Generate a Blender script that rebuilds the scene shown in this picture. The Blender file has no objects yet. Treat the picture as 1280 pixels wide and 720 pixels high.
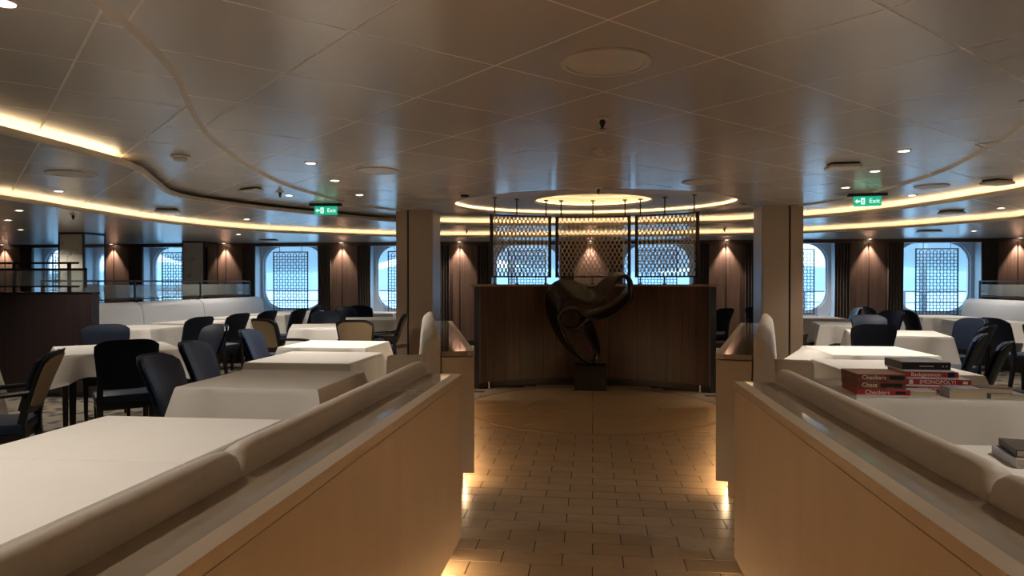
import bpy, bmesh, math, random
from mathutils import Vector, Matrix
random.seed(7)
SC = bpy.context.scene
COL = SC.collection
PI = math.pi
R = math.radians

# ------------------------------------------------------------------ camera
EYE = 1.38
FPX = 870.0
cam_d = bpy.data.cameras.new('camera')
cam = bpy.data.objects.new('camera', cam_d)
COL.objects.link(cam)
cam_d.sensor_width = 36.0
cam_d.lens = 36.0 * FPX / 1280.0
cam_d.clip_start = 0.05
cam_d.clip_end = 3000
cam.location = (0, 0, EYE)
cam.rotation_euler = (PI/2 - math.atan(8/FPX), 0, math.atan(101/FPX))
SC.camera = cam

# ------------------------------------------------------------------ world, view
w = bpy.data.worlds.new('world')
SC.world = w
w.use_nodes = True
bg = w.node_tree.nodes['Background']
bg.inputs[0].default_value = (0.42, 0.68, 0.92, 1)
bg.inputs[1].default_value = 1.75
vs = SC.view_settings
vs.view_transform = 'Standard'
vs.look = 'None'
vs.exposure = 1.42
vs.gamma = 1.0
vs.use_curve_mapping = False

WARM = (1.0, 0.72, 0.40)
SPOTC = (1.0, 0.91, 0.80)
K_COVE = 6.3
K_DOME = 4.0
K_TOE = 18.0
W_DOWN = 52.0
W_WALL = 45.0

# ------------------------------------------------------------------ materials
MATS = {}
def mat(name, col, rough=0.5, metal=0.0, **k):
    if name in MATS: return MATS[name]
    m = bpy.data.materials.new(name); m.use_nodes = True
    nt = m.node_tree; b = nt.nodes['Principled BSDF']
    b.inputs['Base Color'].default_value = (*col, 1)
    b.inputs['Roughness'].default_value = rough
    b.inputs['Metallic'].default_value = metal
    if 'spec' in k: b.inputs['Specular IOR Level'].default_value = k['spec']
    if 'emit' in k:
        b.inputs['Emission Color'].default_value = (*k['emit'], 1)
        b.inputs['Emission Strength'].default_value = k.get('es', 1)
    if 'coat' in k:
        b.inputs['Coat Weight'].default_value = k['coat']; b.inputs['Coat Roughness'].default_value = 0.1
    if 'trans' in k:
        b.inputs['Transmission Weight'].default_value = k['trans']
    if 'sheen' in k: b.inputs['Sheen Weight'].default_value = k['sheen']
    kind = k.get('kind')
    if kind:
        N = nt.nodes; L = nt.links
        tc = N.new('ShaderNodeTexCoord'); mp = N.new('ShaderNodeMapping')
        L.new(tc.outputs['Object'], mp.inputs[0])
        mp.inputs['Scale'].default_value = k.get('scale', (1, 1, 1))
        if kind == 'noise' or kind == 'wood':
            t = N.new('ShaderNodeTexNoise'); t.inputs['Scale'].default_value = k.get('ns', 8)
            t.inputs['Detail'].default_value = 6
            t.inputs['Roughness'].default_value = 0.6
            if kind == 'wood': t.inputs['Distortion'].default_value = 0.4
            fac = t.outputs['Fac']
        elif kind == 'voro':
            t = N.new('ShaderNodeTexVoronoi'); t.inputs['Scale'].default_value = k.get('ns', 8)
            fac = t.outputs['Distance']
        L.new(mp.outputs[0], t.inputs['Vector'])
        cr = N.new('ShaderNodeValToRGB')
        lo, hi = k.get('range', (0.3, 0.7))
        cr.color_ramp.elements[0].position = lo; cr.color_ramp.elements[1].position = hi
        cr.color_ramp.elements[0].color = (*k.get('col2', [c*0.6 for c in col]), 1)
        cr.color_ramp.elements[1].color = (*col, 1)
        L.new(fac, cr.inputs[0])
        out = cr.outputs[0]
        if k.get('perobj'):
            oi = N.new('ShaderNodeObjectInfo'); mx = N.new('ShaderNodeHueSaturation')
            mr = N.new('ShaderNodeMapRange'); mr.inputs[3].default_value = 1-k['perobj']; mr.inputs[4].default_value = 1+k['perobj']
            L.new(oi.outputs['Random'], mr.inputs[0]); L.new(mr.outputs[0], mx.inputs['Value'])
            L.new(out, mx.inputs['Color']); out = mx.outputs[0]
        L.new(out, b.inputs['Base Color'])
        if k.get('bump'):
            bp = N.new('ShaderNodeBump'); bp.inputs['Strength'].default_value = k['bump']; bp.inputs['Distance'].default_value = 0.01
            L.new(fac, bp.inputs['Height']); L.new(bp.outputs[0], b.inputs['Normal'])
    MATS[name] = m
    return m

def emit(name, col, s):
    if name in MATS: return MATS[name]
    m = bpy.data.materials.new(name); m.use_nodes = True
    nt = m.node_tree; nt.nodes.clear()
    e = nt.nodes.new('ShaderNodeEmission'); o = nt.nodes.new('ShaderNodeOutputMaterial')
    e.inputs[0].default_value = (*col, 1); e.inputs[1].default_value = s
    nt.links.new(e.outputs[0], o.inputs[0]); MATS[name] = m
    return m

def glass(name, tint, refl=0.12, body=0.0, bodycol=(1, 1, 1)):
    if name in MATS: return MATS[name]
    m = bpy.data.materials.new(name); m.use_nodes = True
    nt = m.node_tree; nt.nodes.clear(); N = nt.nodes; L = nt.links
    o = N.new('ShaderNodeOutputMaterial'); t = N.new('ShaderNodeBsdfTransparent'); g = N.new('ShaderNodeBsdfGlossy')
    t.inputs[0].default_value = (*tint, 1); g.inputs['Roughness'].default_value = 0.03
    mx = N.new('ShaderNodeMixShader'); mx.inputs[0].default_value = refl
    L.new(t.outputs[0], mx.inputs[1]); L.new(g.outputs[0], mx.inputs[2]); out = mx
    if body:
        d = N.new('ShaderNodeBsdfDiffuse'); d.inputs[0].default_value = (*bodycol, 1)
        m2 = N.new('ShaderNodeMixShader'); m2.inputs[0].default_value = body
        L.new(mx.outputs[0], m2.inputs[1]); L.new(d.outputs[0], m2.inputs[2]); out = m2
    L.new(out.outputs[0], o.inputs[0]); MATS[name] = m
    return m

M_CEIL = mat('ceiling_panel_paint', (0.58, 0.535, 0.485), 0.24, kind='noise', ns=90, scale=(1, 1, 1), col2=(0.55, 0.505, 0.455), spec=1.0)
M_JOINT = mat('ceiling_joint_strip', (0.78, 0.72, 0.63), 0.5)
M_FASCIA = mat('ceiling_fascia_paint', (0.70, 0.63, 0.54), 0.55)
M_MAPLE = mat('maple_veneer', (0.60, 0.485, 0.355), 0.38, kind='wood', ns=3, scale=(2.0, 2.0, 0.5), col2=(0.53, 0.42, 0.30), range=(0.25, 0.75))
M_COUNTER = mat('polished_stone_counter', (0.40, 0.325, 0.245), 0.05, kind='noise', ns=3, col2=(0.33, 0.26, 0.185), spec=0.9)
M_LEATHER = mat('cream_leather', (0.70, 0.62, 0.52), 0.50, kind='noise', ns=60, col2=(0.66, 0.585, 0.49), bump=0.05)
M_WHITELEATHER = mat('pale_leather', (0.64, 0.655, 0.68), 0.5, kind='noise', ns=60, col2=(0.61, 0.625, 0.65), bump=0.05)
M_CLOTH = mat('white_linen', (0.79, 0.755, 0.70), 0.8, kind='noise', ns=7, col2=(0.76, 0.725, 0.67), bump=0.10)
M_NAVY = mat('navy_leather', (0.018, 0.030, 0.064), 0.45, spec=0.3, kind='noise', ns=40, col2=(0.016, 0.026, 0.055))
M_NAVYDARK = mat('dark_navy_leather', (0.008, 0.012, 0.024), 0.45, spec=0.25)
M_TANBACK = mat('beige_back_fabric', (0.42, 0.32, 0.20), 0.8, kind='noise', ns=80, col2=(0.36, 0.27, 0.165))
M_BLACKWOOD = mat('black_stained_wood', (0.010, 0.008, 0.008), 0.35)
M_WALNUT = mat('dark_walnut', (0.105, 0.058, 0.043), 0.4, kind='wood', ns=4, scale=(11, 11, 0.22), col2=(0.034, 0.018, 0.014), perobj=0.14)
M_WALNUT2 = mat('walnut_wall_panel', (0.17, 0.092, 0.062), 0.38, kind='wood', ns=4, scale=(9, 9, 0.3), col2=(0.095, 0.050, 0.034), perobj=0.10)
M_PARTWOOD = mat('blackened_oak', (0.050, 0.034, 0.034), 0.4, kind='wood', ns=4, scale=(8, 8, 0.3), col2=(0.030, 0.020, 0.021))
M_LEDGE = mat('ledge_wood', (0.32, 0.23, 0.15), 0.3)
M_COLUMN = mat('taupe_column_leather', (0.46, 0.345, 0.25), 0.45, kind='noise', ns=30, col2=(0.43, 0.32, 0.23))
M_GROOVE = mat('groove_dark', (0.02, 0.015, 0.012), 0.6)
M_BRONZE = mat('bronze_lattice', (0.58, 0.45, 0.28), 0.4, metal=0.4)
M_DARKMETAL = mat('dark_bronze', (0.05, 0.04, 0.035), 0.4, metal=0.6)
M_LATTICE = mat('slate_lattice', (0.03, 0.045, 0.07), 0.5)
M_CURTAIN = mat('brown_curtain', (0.13, 0.10, 0.082), 0.9, kind='noise', ns=50, col2=(0.10, 0.075, 0.062))
M_REVEAL = mat('window_reveal_paint', (0.60, 0.66, 0.72), 0.4)
M_FRAME = mat('window_frame_paint', (0.66, 0.70, 0.75), 0.35)
M_PANE = glass('window_pane', (0.93, 0.97, 1.0), 0.05)
M_RAILGLASS = glass('frosted_rail_glass', (0.8, 0.85, 0.85), 0.10, 0.28, (0.45, 0.46, 0.45))
M_TILE = mat('stone_floor_tile', (0.345, 0.25, 0.16), 0.33, kind='noise', ns=9, col2=(0.28, 0.20, 0.125), perobj=0.10, bump=0.04)
M_GROUT = mat('dark_grout', (0.06, 0.04, 0.026), 0.8)
M_MEDAL = mat('medallion_stone', (0.40, 0.28, 0.155), 0.35, kind='noise', ns=4, col2=(0.33, 0.225, 0.12), perobj=0.05)
M_CARPET = mat('patterned_carpet', (0.20, 0.165, 0.12), 0.95, kind='voro', ns=7, col2=(0.025, 0.025, 0.028), range=(0.25, 0.5))
M_SCULPT = mat('black_bronze', (0.010, 0.008, 0.008), 0.26, spec=0.5)
M_PLINTH = mat('black_plinth', (0.006, 0.005, 0.005), 0.5, spec=0.2)
M_WHITEPL = mat('white_plastic', (0.62, 0.57, 0.50), 0.4)
M_CHROME = mat('satin_chrome', (0.6, 0.58, 0.55), 0.25, metal=1.0)
M_MARBLE = mat('pillar_marble', (0.80, 0.75, 0.66), 0.25, kind='noise', ns=3.5, scale=(2, 2, 1.3), col2=(0.42, 0.36, 0.29), range=(0.36, 0.44))
M_MIRROR = mat('pillar_mirror', (0.75, 0.78, 0.8), 0.04, metal=1.0)
M_LED = emit('led_strip', WARM, K_COVE)
M_LEDDOME = emit('dome_led', WARM, K_DOME)
M_LEDTOE = emit('toe_led', (1.0, 0.70, 0.40), K_TOE)
M_LENS = emit('downlight_lens', (1.0, 0.86, 0.66), 9.0)
M_EXIT = mat('exit_green', (0.01, 0.22, 0.12), 0.3, emit=(0.01, 0.30, 0.17), es=0.5)
M_EXITW = mat('exit_white', (0.7, 0.9, 0.82), 0.4, emit=(0.6, 0.95, 0.8), es=0.5)
M_HULL = mat('lifeboat_hull', (0.55, 0.60, 0.64), 0.4)
M_HULL2 = mat('lifeboat_orange', (0.42, 0.45, 0.47), 0.5)
M_STEEL = mat('painted_steel', (0.45, 0.50, 0.55), 0.4)
M_DECK = mat('outside_deck', (0.30, 0.36, 0.40), 0.5)
M_SEA = mat('sea', (0.14, 0.32, 0.42), 0.25, kind='noise', ns=0.25, col2=(0.08, 0.22, 0.32), bump=0.6)
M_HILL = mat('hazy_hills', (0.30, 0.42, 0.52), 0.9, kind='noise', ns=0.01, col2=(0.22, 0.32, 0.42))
M_CREAMWALL = mat('cream_wall', (0.45, 0.36, 0.27), 0.6)

# ------------------------------------------------------------------ mesh builder
class MB:
    def __init__(s): s.v = []; s.f = []
    def add(s, vs, fs):
        o = len(s.v); s.v += [tuple(p) for p in vs]; s.f += [[i+o for i in f] for f in fs]; return s
    def box(s, x0, x1, y0, y1, z0, z1):
        return s.add([(x0,y0,z0),(x1,y0,z0),(x1,y1,z0),(x0,y1,z0),(x0,y0,z1),(x1,y0,z1),(x1,y1,z1),(x0,y1,z1)],
                     [(0,3,2,1),(4,5,6,7),(0,1,5,4),(1,2,6,5),(2,3,7,6),(3,0,4,7)])
    def obox(s, c, size, rz):
        x, y, z = size; cs, sn = math.cos(rz), math.sin(rz); m = MB().box(-x/2, x/2, -y/2, y/2, -z/2, z/2)
        return s.add([(c[0]+p[0]*cs-p[1]*sn, c[1]+p[0]*sn+p[1]*cs, c[2]+p[2]) for p in m.v], m.f)
    def hexa(s, bot, top):      # 4 bottom pts, 4 top pts (ccw from above)
        return s.add(list(bot)+list(top), [(0,3,2,1),(4,5,6,7),(0,1,5,4),(1,2,6,5),(2,3,7,6),(3,0,4,7)])
    def prism(s, poly, z0, z1):
        n = len(poly)
        return s.add([(p[0], p[1], z0) for p in poly]+[(p[0], p[1], z1) for p in poly],
                     [list(range(n))[::-1], list(range(n, 2*n))]+[(i, (i+1) % n, n+(i+1) % n, n+i) for i in range(n)])
    def strip(s, a, b):         # quads between two equal polylines of 3d points
        n = len(a)
        return s.add(list(a)+list(b), [(i, i+1, n+i+1, n+i) for i in range(n-1)])
    def loft(s, loops, close=True, cap=True):
        n = len(loops[0]); m = len(loops); fs = []
        for j in range(m-1):
            for i in range(n if close else n-1):
                fs.append((j*n+i, j*n+(i+1) % n, (j+1)*n+(i+1) % n, (j+1)*n+i))
        if cap and close: fs += [list(range(n))[::-1], list(range((m-1)*n, m*n))]
        return s.add([p for l in loops for p in l], fs)
    def tube(s, path, r, n=8, cap=True):
        P = [Vector(p) for p in path]; loops = []
        rr = r if isinstance(r, (list, tuple)) else [r]*len(P)
        up = None
        for i, p in enumerate(P):
            t = (P[min(i+1, len(P)-1)]-P[max(i-1, 0)]).normalized()
            if up is None: up = Vector((0, 0, 1)) if abs(t.z) < 0.9 else Vector((1, 0, 0))
            a = up - t*up.dot(t)
            if a.length < 1e-5: a = t.orthogonal()
            a.normalize(); up = a; b = t.cross(a)
            loops.append([p+(a*math.cos(2*PI*k/n)+b*math.sin(2*PI*k/n))*rr[i] for k in range(n)])
        return s.loft(loops, True, cap)
    def lathe(s, prof, n=24, c=(0, 0, 0)):
        loops = [[(c[0]+r*math.cos(2*PI*k/n), c[1]+r*math.sin(2*PI*k/n), c[2]+z) for k in range(n)] for r, z in prof]
        return s.loft(loops)
    def build(s, name, m, parent=None, smooth=False, bevel=0, loc=None, kind=None, auto=True):
        me = bpy.data.meshes.new(name); me.from_pydata([tuple(p) for p in s.v], [], s.f)
        bm = bmesh.new(); bm.from_mesh(me)
        if auto: bmesh.ops.recalc_face_normals(bm, faces=bm.faces)
        if bevel: bmesh.ops.bevel(bm, geom=[e for e in bm.edges if e.calc_face_angle(0) > 0.5], offset=bevel, segments=2, profile=0.6, affect='EDGES', clamp_overlap=True)
        bm.to_mesh(me); bm.free()
        if smooth:
            for p in me.polygons: p.use_smooth = True
            try: me.set_sharp_from_angle(angle=R(40))
            except Exception: pass
        me.materials.append(m)
        o = bpy.data.objects.new(name, me); COL.objects.link(o)
        if parent: o.parent = parent
        if loc: o.location = loc
        if kind: o['kind'] = kind
        return o

def tag(o, label, cat, group=None):
    o['label'] = label; o['category'] = cat
    if group: o['group'] = group
    return o
def empty(name, loc=(0, 0, 0), rz=0.0):
    o = bpy.data.objects.new(name, None); COL.objects.link(o); o.location = loc; o.rotation_euler = (0, 0, rz)
    o.empty_display_size = 0.1
    return o
def thing(name, label, cat, loc=(0, 0, 0), rz=0.0, group=None):
    return tag(empty(name, loc, rz), label, cat, group)
def struct(o): o['kind'] = 'structure'; return o
def dup(root, loc, rz=0.0, label=None, group=None):
    r = root.copy(); COL.objects.link(r); r.location = loc; r.rotation_euler = (0, 0, rz)
    if label: r['label'] = label
    if group: r['group'] = group
    for ch in root.children:
        c = ch.copy(); COL.objects.link(c); c.parent = r
        for g in ch.children:
            d = g.copy(); COL.objects.link(d); d.parent = c
    return r

def catmull(pts, n=8, closed=False):
    P = [Vector(p) for p in pts]; out = []; m = len(P)
    rng = range(m) if closed else range(m-1)
    for i in rng:
        if closed: a, b, c, d = P[(i-1) % m], P[i], P[(i+1) % m], P[(i+2) % m]
        else: a, b, c, d = P[max(i-1, 0)], P[i], P[i+1], P[min(i+2, m-1)]
        for k in range(n):
            t = k/n
            out.append(0.5*((2*b)+(c-a)*t+(2*a-5*b+4*c-d)*t*t+(3*b-a-3*c+d)*t**3))
    if not closed: out.append(P[-1])
    return out
def resample(P, n):
    P = [Vector(p) for p in P]; L = [0]
    for i in range(1, len(P)): L.append(L[-1]+(P[i]-P[i-1]).length)
    out = []; j = 0
    for k in range(n):
        s = L[-1]*k/(n-1)
        while j < len(P)-2 and L[j+1] < s: j += 1
        t = (s-L[j])/max(1e-9, L[j+1]-L[j]); out.append(P[j].lerp(P[j+1], min(1, max(0, t))))
    return out
def offset2(P, d):             # offset an open 2d polyline to its left by d
    out = []
    for i, p in enumerate(P):
        t = (P[min(i+1, len(P)-1)]-P[max(i-1, 0)]); t = Vector((t.x, t.y)).normalized()
        out.append(Vector((p.x-t.y*d, p.y+t.x*d)))
    return out
def area(poly): return 0.5*abs(sum(poly[i][0]*poly[(i+1) % len(poly)][1]-poly[(i+1) % len(poly)][0]*poly[i][1] for i in range(len(poly))))
def clip(subject, convex):     # Sutherland-Hodgman, convex ccw
    out = [tuple(p[:2]) for p in subject]
    for i in range(len(convex)):
        a, b = convex[i], convex[(i+1) % len(convex)]; inp = out; out = []
        ins = lambda p: (b[0]-a[0])*(p[1]-a[1])-(b[1]-a[1])*(p[0]-a[0]) >= -1e-9
        for k in range(len(inp)):
            p, q = inp[k-1], inp[k]; ip, iq = ins(p), ins(q)
            if ip != iq:
                den = (b[0]-a[0])*(q[1]-p[1])-(b[1]-a[1])*(q[0]-p[0])
                t = ((b[1]-a[1])*(p[0]-a[0])-(b[0]-a[0])*(p[1]-a[1]))/den
                out.append((p[0]+(q[0]-p[0])*t, p[1]+(q[1]-p[1])*t))
            if iq: out.append(q)
        if not out: return []
    res = []
    for p in out:
        if not res or (abs(p[0]-res[-1][0])+abs(p[1]-res[-1][1])) > 1e-4: res.append(p)
    return res

# ================================================================== CEILING
H0, H1, H2, H3 = 2.43, 2.41, 2.325, 2.24
YB = -4.0
half0 = [(1.80, YB), (1.78, 0.0), (1.80, 1.6), (1.84, 2.4), (2.06, 3.2), (2.43, 3.97), (2.80, 4.88), (3.16, 6.3), (3.30, 7.4), (3.22, 8.7), (2.95, 9.7), (2.3, 10.6), (1.2, 11.05)]
half1L = [(3.9, YB), (3.85, 0.0), (3.75, 2.6), (3.72, 4.2), (3.78, 5.35), (4.16, 6.25), (4.58, 7.3), (4.40, 8.35), (3.85, 9.5), (3.2, 10.6), (2.4, 11.4), (1.3, 11.65)]
half1R = [(3.9, YB), (3.85, 0.0), (3.75, 2.6), (3.72, 4.2), (3.85, 5.4), (4.2, 6.4), (4.45, 7.6), (4.26, 8.66), (3.85, 9.9), (3.2, 10.8), (2.3, 11.45), (1.2, 11.65)]
half2L = [(6.1, YB), (6.1, 1.0), (6.1, 6.5), (6.2, 7.8), (6.25, 9.5), (5.85, 11.1), (4.95, 12.1), (3.7, 13.0), (2.2, 13.35)]
half2R = [(6.1, YB), (6.1, 1.0), (6.1, 6.5), (6.1, 8.0), (5.85, 10.2), (5.42, 11.05), (4.7, 12.05), (3.5, 13.0), (2.2, 13.35)]
def outline(l, r, mid): return catmull([(-x, y, 0) for x, y in l]+[(0, mid, 0)]+[(x, y, 0) for x, y in r[::-1]], 8)
NR = 121
disc = resample(outline(half0, half0, 11.15), NR)
lip1 = resample(outline(half1L, half1R, 11.72), NR)
lip2 = resample(outline(half2L, half2R, 13.45), NR)
wallr = resample([(-16, YB, 0), (-16, 14.9, 0), (13, 14.9, 0), (13, YB, 0)], NR)
lip1o = offset2(lip1, 0.26); lip2o = offset2(lip2, 0.26)
lip1i = offset2(lip1, 0.03); lip2i = offset2(lip2, 0.03)
def at(P, z): return [(p[0], p[1], z) for p in P]
OVC, OVA, OVB = (0, 9.5), 1.88, 1.48
oval = [(OVC[0]+OVA*math.cos(2*PI*k/64), OVC[1]+OVB*math.sin(2*PI*k/64)) for k in range(64)]

# backing planes (lighter, seen as joint lines between panels)
ceil0 = struct(MB().build('ceiling', M_FASCIA))
def ring_mesh(name, A, B, z, m):
    return struct(MB().strip(at(A, z), at(B, z)).build(name, m))
# centre: disc outline with oval hole, built as a strip from oval to the disc outline by angle
cd = [Vector((p.x, p.y)) for p in disc]
def ray_hit(c, ang, poly):
    d = Vector((math.cos(ang), math.sin(ang))); best = None
    for i in range(len(poly)):
        a, b = poly[i], poly[(i+1) % len(poly)]
        e = (b[0]-a[0], b[1]-a[1]); den = d.x*e[1]-d.y*e[0]
        if abs(den) < 1e-9: continue
        t = ((a[0]-c[0])*e[1]-(a[1]-c[1])*e[0])/den; u = ((a[0]-c[0])*d.y-(a[1]-c[1])*d.x)/den
        if t > 0 and -1e-6 <= u <= 1+1e-6 and (best is None or t < best): best = t
    return (c[0]+d.x*best, c[1]+d.y*best)
far = [tuple(p) for p in cd if p.y > 8.0]          # far half of the disc, closed by a straight front line
ys = min(far[0][1], far[-1][1])
mb = MB()
nearpoly = [tuple(p) for p in cd if p.y <= 8.0]
yl = 7.9
farpoly = [(-3.27, yl)]+[p for p in far]+[(3.27, yl)]
mb.prism(nearpoly[:len(nearpoly)]+[], H0+0.0003, H0+0.03)
NA = 96
inner = [(OVC[0]+(OVA+0.0)*math.cos(2*PI*k/NA), OVC[1]+OVB*math.sin(2*PI*k/NA)) for k in range(NA)]
outer = [ray_hit(OVC, math.atan2(p[1]-OVC[1], p[0]-OVC[0]), farpoly) for p in inner]
mb.add([(p[0], p[1], H0+0.0003) for p in inner]+[(p[0], p[1], H0+0.0003) for p in outer], [(k, (k+1) % NA, NA+(k+1) % NA, NA+k) for k in range(NA)])
c0 = mb.build('ceiling', M_JOINT); struct(c0)
bpy.data.objects.remove(ceil0)
c0.name = 'ceiling'
c1 = ring_mesh('ceiling', disc, lip1o, H1+0.0003, M_JOINT)
c2 = ring_mesh('ceiling', lip1i, lip2o, H2+0.0003, M_JOINT)
c3 = ring_mesh('ceiling', lip2i, wallr, H3, M_CEIL)

def inside(p, poly):
    c = False; n = len(poly)
    for i in range(n):
        a, b = poly[i], poly[i-1]
        if (a[1] > p[1]) != (b[1] > p[1]) and p[0] < (b[0]-a[0])*(p[1]-a[1])/(b[1]-a[1])+a[0]: c = not c
    return c
def panels(parent, subject, z, pitch, org, hole=None, gap=0.012, ymin=-0.5, amin=0.004):
    g = gap/2; cs = math.sqrt(0.5)
    for i in range(-30, 31):
        for j in range(-30, 31):
            cell = [(i*pitch+g, j*pitch+g), ((i+1)*pitch-g, j*pitch+g), ((i+1)*pitch-g, (j+1)*pitch-g), (i*pitch+g, (j+1)*pitch-g)]
            cell = [(org[0]+(a-b)*cs, org[1]+(a+b)*cs) for a, b in cell]
            if max(p[1] for p in cell) < ymin or abs(cell[0][0]) > 8 or cell[0][1] > 15: continue
            poly = clip(subject, cell)
            if len(poly) < 3 or area(poly) < amin: continue
            if hole:
                dense = []
                for k in range(len(poly)):
                    p, q = poly[k], poly[(k+1) % len(poly)]
                    for t in range(16): dense.append((p[0]+(q[0]-p[0])*t/16, p[1]+(q[1]-p[1])*t/16))
                ins = [((p[0]-hole[0])/hole[2])**2+((p[1]-hole[1])/hole[3])**2 < 1 for p in dense]
                if all(ins): continue
                if any(ins):       # cut the panel along the oval
                    # cut the panel along the oval: every run of inside points becomes one arc
                    st = ins.index(False); dn = dense[st:]+dense[:st]; fl_ = ins[st:]+ins[:st]; out = []; k = 0
                    ang = lambda p: math.atan2((p[1]-hole[1])/hole[3], (p[0]-hole[0])/hole[2])
                    while k < len(dn):
                        if not fl_[k]: out.append(dn[k]); k += 1; continue
                        e = k
                        while e+1 < len(dn) and fl_[e+1]: e += 1
                        a, b = ang(dn[k]), ang(dn[e]); dab = (b-a+PI) % (2*PI)-PI
                        if e > k: out += [(hole[0]+hole[2]*math.cos(a+dab*q/10), hole[1]+hole[3]*math.sin(a+dab*q/10)) for q in range(11)]
                        k = e+1
                    poly = out
                    if area(poly) < amin: continue
            ccx, ccy = sum(p[0] for p in cell)/4, sum(p[1] for p in cell)/4
            n = len(poly); mb = MB(); mb.v = [(p[0], p[1], z) for p in poly]+[(p[0], p[1], z+0.006) for p in poly]; mb.f = [list(range(n))]
            for k in range(n):
                p, q = poly[k], poly[(k+1) % n]; mx, my = (p[0]+q[0])/2, (p[1]+q[1])/2
                dl = math.hypot(ccx-mx, ccy-my) or 1
                if inside((mx+(ccx-mx)/dl*0.004, my+(ccy-my)/dl*0.004), subject): mb.f.append((k, (k+1) % n, n+(k+1) % n, n+k))
            mb.build('ceiling_panel', M_CEIL, parent, auto=False)
panels(c0, [tuple(p) for p in cd], H0, 0.753, (0.06, 2.83), hole=(0, 9.5, OVA, OVB))
sub1 = [(p.x, p.y) for p in disc]+[(p[0], p[1]) for p in lip1o[::-1]]
panels(c1, sub1, H1, 0.62, (-2.40, 3.00), ymin=0.3)
sub2 = [(p[0], p[1]) for p in lip1i]+[(p[0], p[1]) for p in lip2o[::-1]]
panels(c2, sub2, H2, 0.75, (-5.0, 5.6), ymin=2.5)

# steps between the levels
struct(MB().strip(at(disc, H1-0.001), at(offset2(disc, -0.028), H0+0.001)).build('trim_1', M_FASCIA, smooth=True))
def lip(name, P, z0, z1):
    a = offset2(P, 0.035)
    return struct(MB().loft([[(*p, z0), (*q, z0), (*q, z1), (*p, z1)] for p, q in zip([(v.x, v.y) for v in P], [(v.x, v.y) for v in a])], True).build(name, M_FASCIA, smooth=True))
lip('trim_2', lip1, H2-0.002, H2+0.042)
lip('trim_3', lip2, H3-0.002, H3+0.040)
def cove_back(name, P, z0, z1): return struct(MB().strip(at(P, z0), at(P, z1)).build(name, M_FASCIA, smooth=True))
cove_back('trim_4', offset2(lip1, 0.25), H2, H1+0.01)
cove_back('trim_5', offset2(lip2, 0.25), H3, H2+0.01)
def led(P, z, i0, i1, label, m=None):
    a, b = offset2(P, 0.08), offset2(P, 0.115)
    top = MB().loft([[(*p, z), (*q, z), (*q, z+0.006), (*p, z+0.006)] for p, q in list(zip([tuple(v) for v in a], [tuple(v) for v in b]))[i0:i1]], True)
    return tag(top.build('light_strip', m or M_LED), label, 'light strip')
def idx(P, test): return [i for i, p in enumerate(P) if test(p)]
l1 = idx(lip1, lambda p: p.x < 0 and p.y < 5.45)
led(lip1, H2+0.034, 0, l1[-1]+1, 'warm glowing cove strip curving in above the near left tables')
l2 = idx(lip1, lambda p: p.y > 11.0 or (p.x > 0))
l2 = [i for i in l2 if i > NR*0.35]
led(lip1, H2+0.034, l2[0], NR, 'warm glowing inner cove strip sweeping behind the lattice screens to the right')
led(lip2, H3+0.032, 0, NR, 'warm glowing outer cove strip, the long one nearest the window wall')

# oval recess above the curved counter, with a round dome
ZP = 2.485
NV = 64
def ell(a, b, z, c=OVC): return [(c[0]+a*math.cos(2*PI*k/NV), c[1]+b*math.sin(2*PI*k/NV), z) for k in range(NV)]
orec = thing('ceiling_recess', 'oval recessed ceiling feature with a round lit dome above the lattice screens', 'ceiling feature', (0, 9.5, H0))
def par(o, p):
    o.parent = p; o.matrix_parent_inverse = Matrix.Translation(p.location).inverted(); return o
o = MB().loft([ell(OVA, OVB, H0-0.004), ell(OVA+0.03, OVB+0.03, H0-0.004), ell(OVA+0.03, OVB+0.03, H0+0.02), ell(OVA, OVB, H0+0.02), ell(OVA, OVB, H0-0.004)], True, False).build('rim', M_FASCIA, smooth=True); par(o, orec)
DR = 0.80; DC = (0, 9.55)
o = MB().add(ell(DR, DR, ZP, DC)+ell(OVA+0.22, OVB+0.22, ZP), [(k, (k+1) % NV, NV+(k+1) % NV, NV+k) for k in range(NV)]).build('recessed_panel', M_FASCIA); par(o, orec)
o = MB().loft([ell(OVA+0.22, OVB+0.22, ZP), ell(OVA+0.22, OVB+0.22, H0+0.01)], True, False).build('recess_wall', M_FASCIA, smooth=True); par(o, orec)
o = MB().loft([ell(OVA+0.07, OVB+0.07, H0+0.012), ell(OVA+0.11, OVB+0.11, H0+0.012), ell(OVA+0.11, OVB+0.11, H0+0.018), ell(OVA+0.07, OVB+0.07, H0+0.018), ell(OVA+0.07, OVB+0.07, H0+0.012)], True, False).build('light_ring', M_LED, smooth=False); par(o, orec)
o = MB().loft([ell(DR+0.11, DR+0.11, ZP-0.002, DC), ell(DR, DR, ZP-0.012, DC), ell(DR-0.01, DR-0.01, ZP+0.02, DC), ell(DR+0.02, DR+0.02, ZP+0.03, DC)], True, False).build('dome_rim', M_FASCIA, smooth=True); par(o, orec)
o = MB().loft([ell(DR+0.02, DR+0.02, ZP+0.028, DC), ell(DR+0.14, DR+0.14, ZP+0.028, DC), ell(DR+0.14, DR+0.14, ZP+0.14, DC), ell(DR*0.6, DR*0.6, ZP+0.17, DC), ell(0.01, 0.01, ZP+0.18, DC)], True, False).build('dome', M_WHITEPL, smooth=True); par(o, orec)
o = MB().loft([ell(DR+0.05, DR+0.05, ZP+0.034, DC), ell(DR+0.09, DR+0.09, ZP+0.034, DC), ell(DR+0.09, DR+0.09, ZP+0.042, DC), ell(DR+0.05, DR+0.05, ZP+0.042, DC), ell(DR+0.05, DR+0.05, ZP+0.034, DC)], True, False).build('dome_light', M_LEDDOME); par(o, orec)

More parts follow.
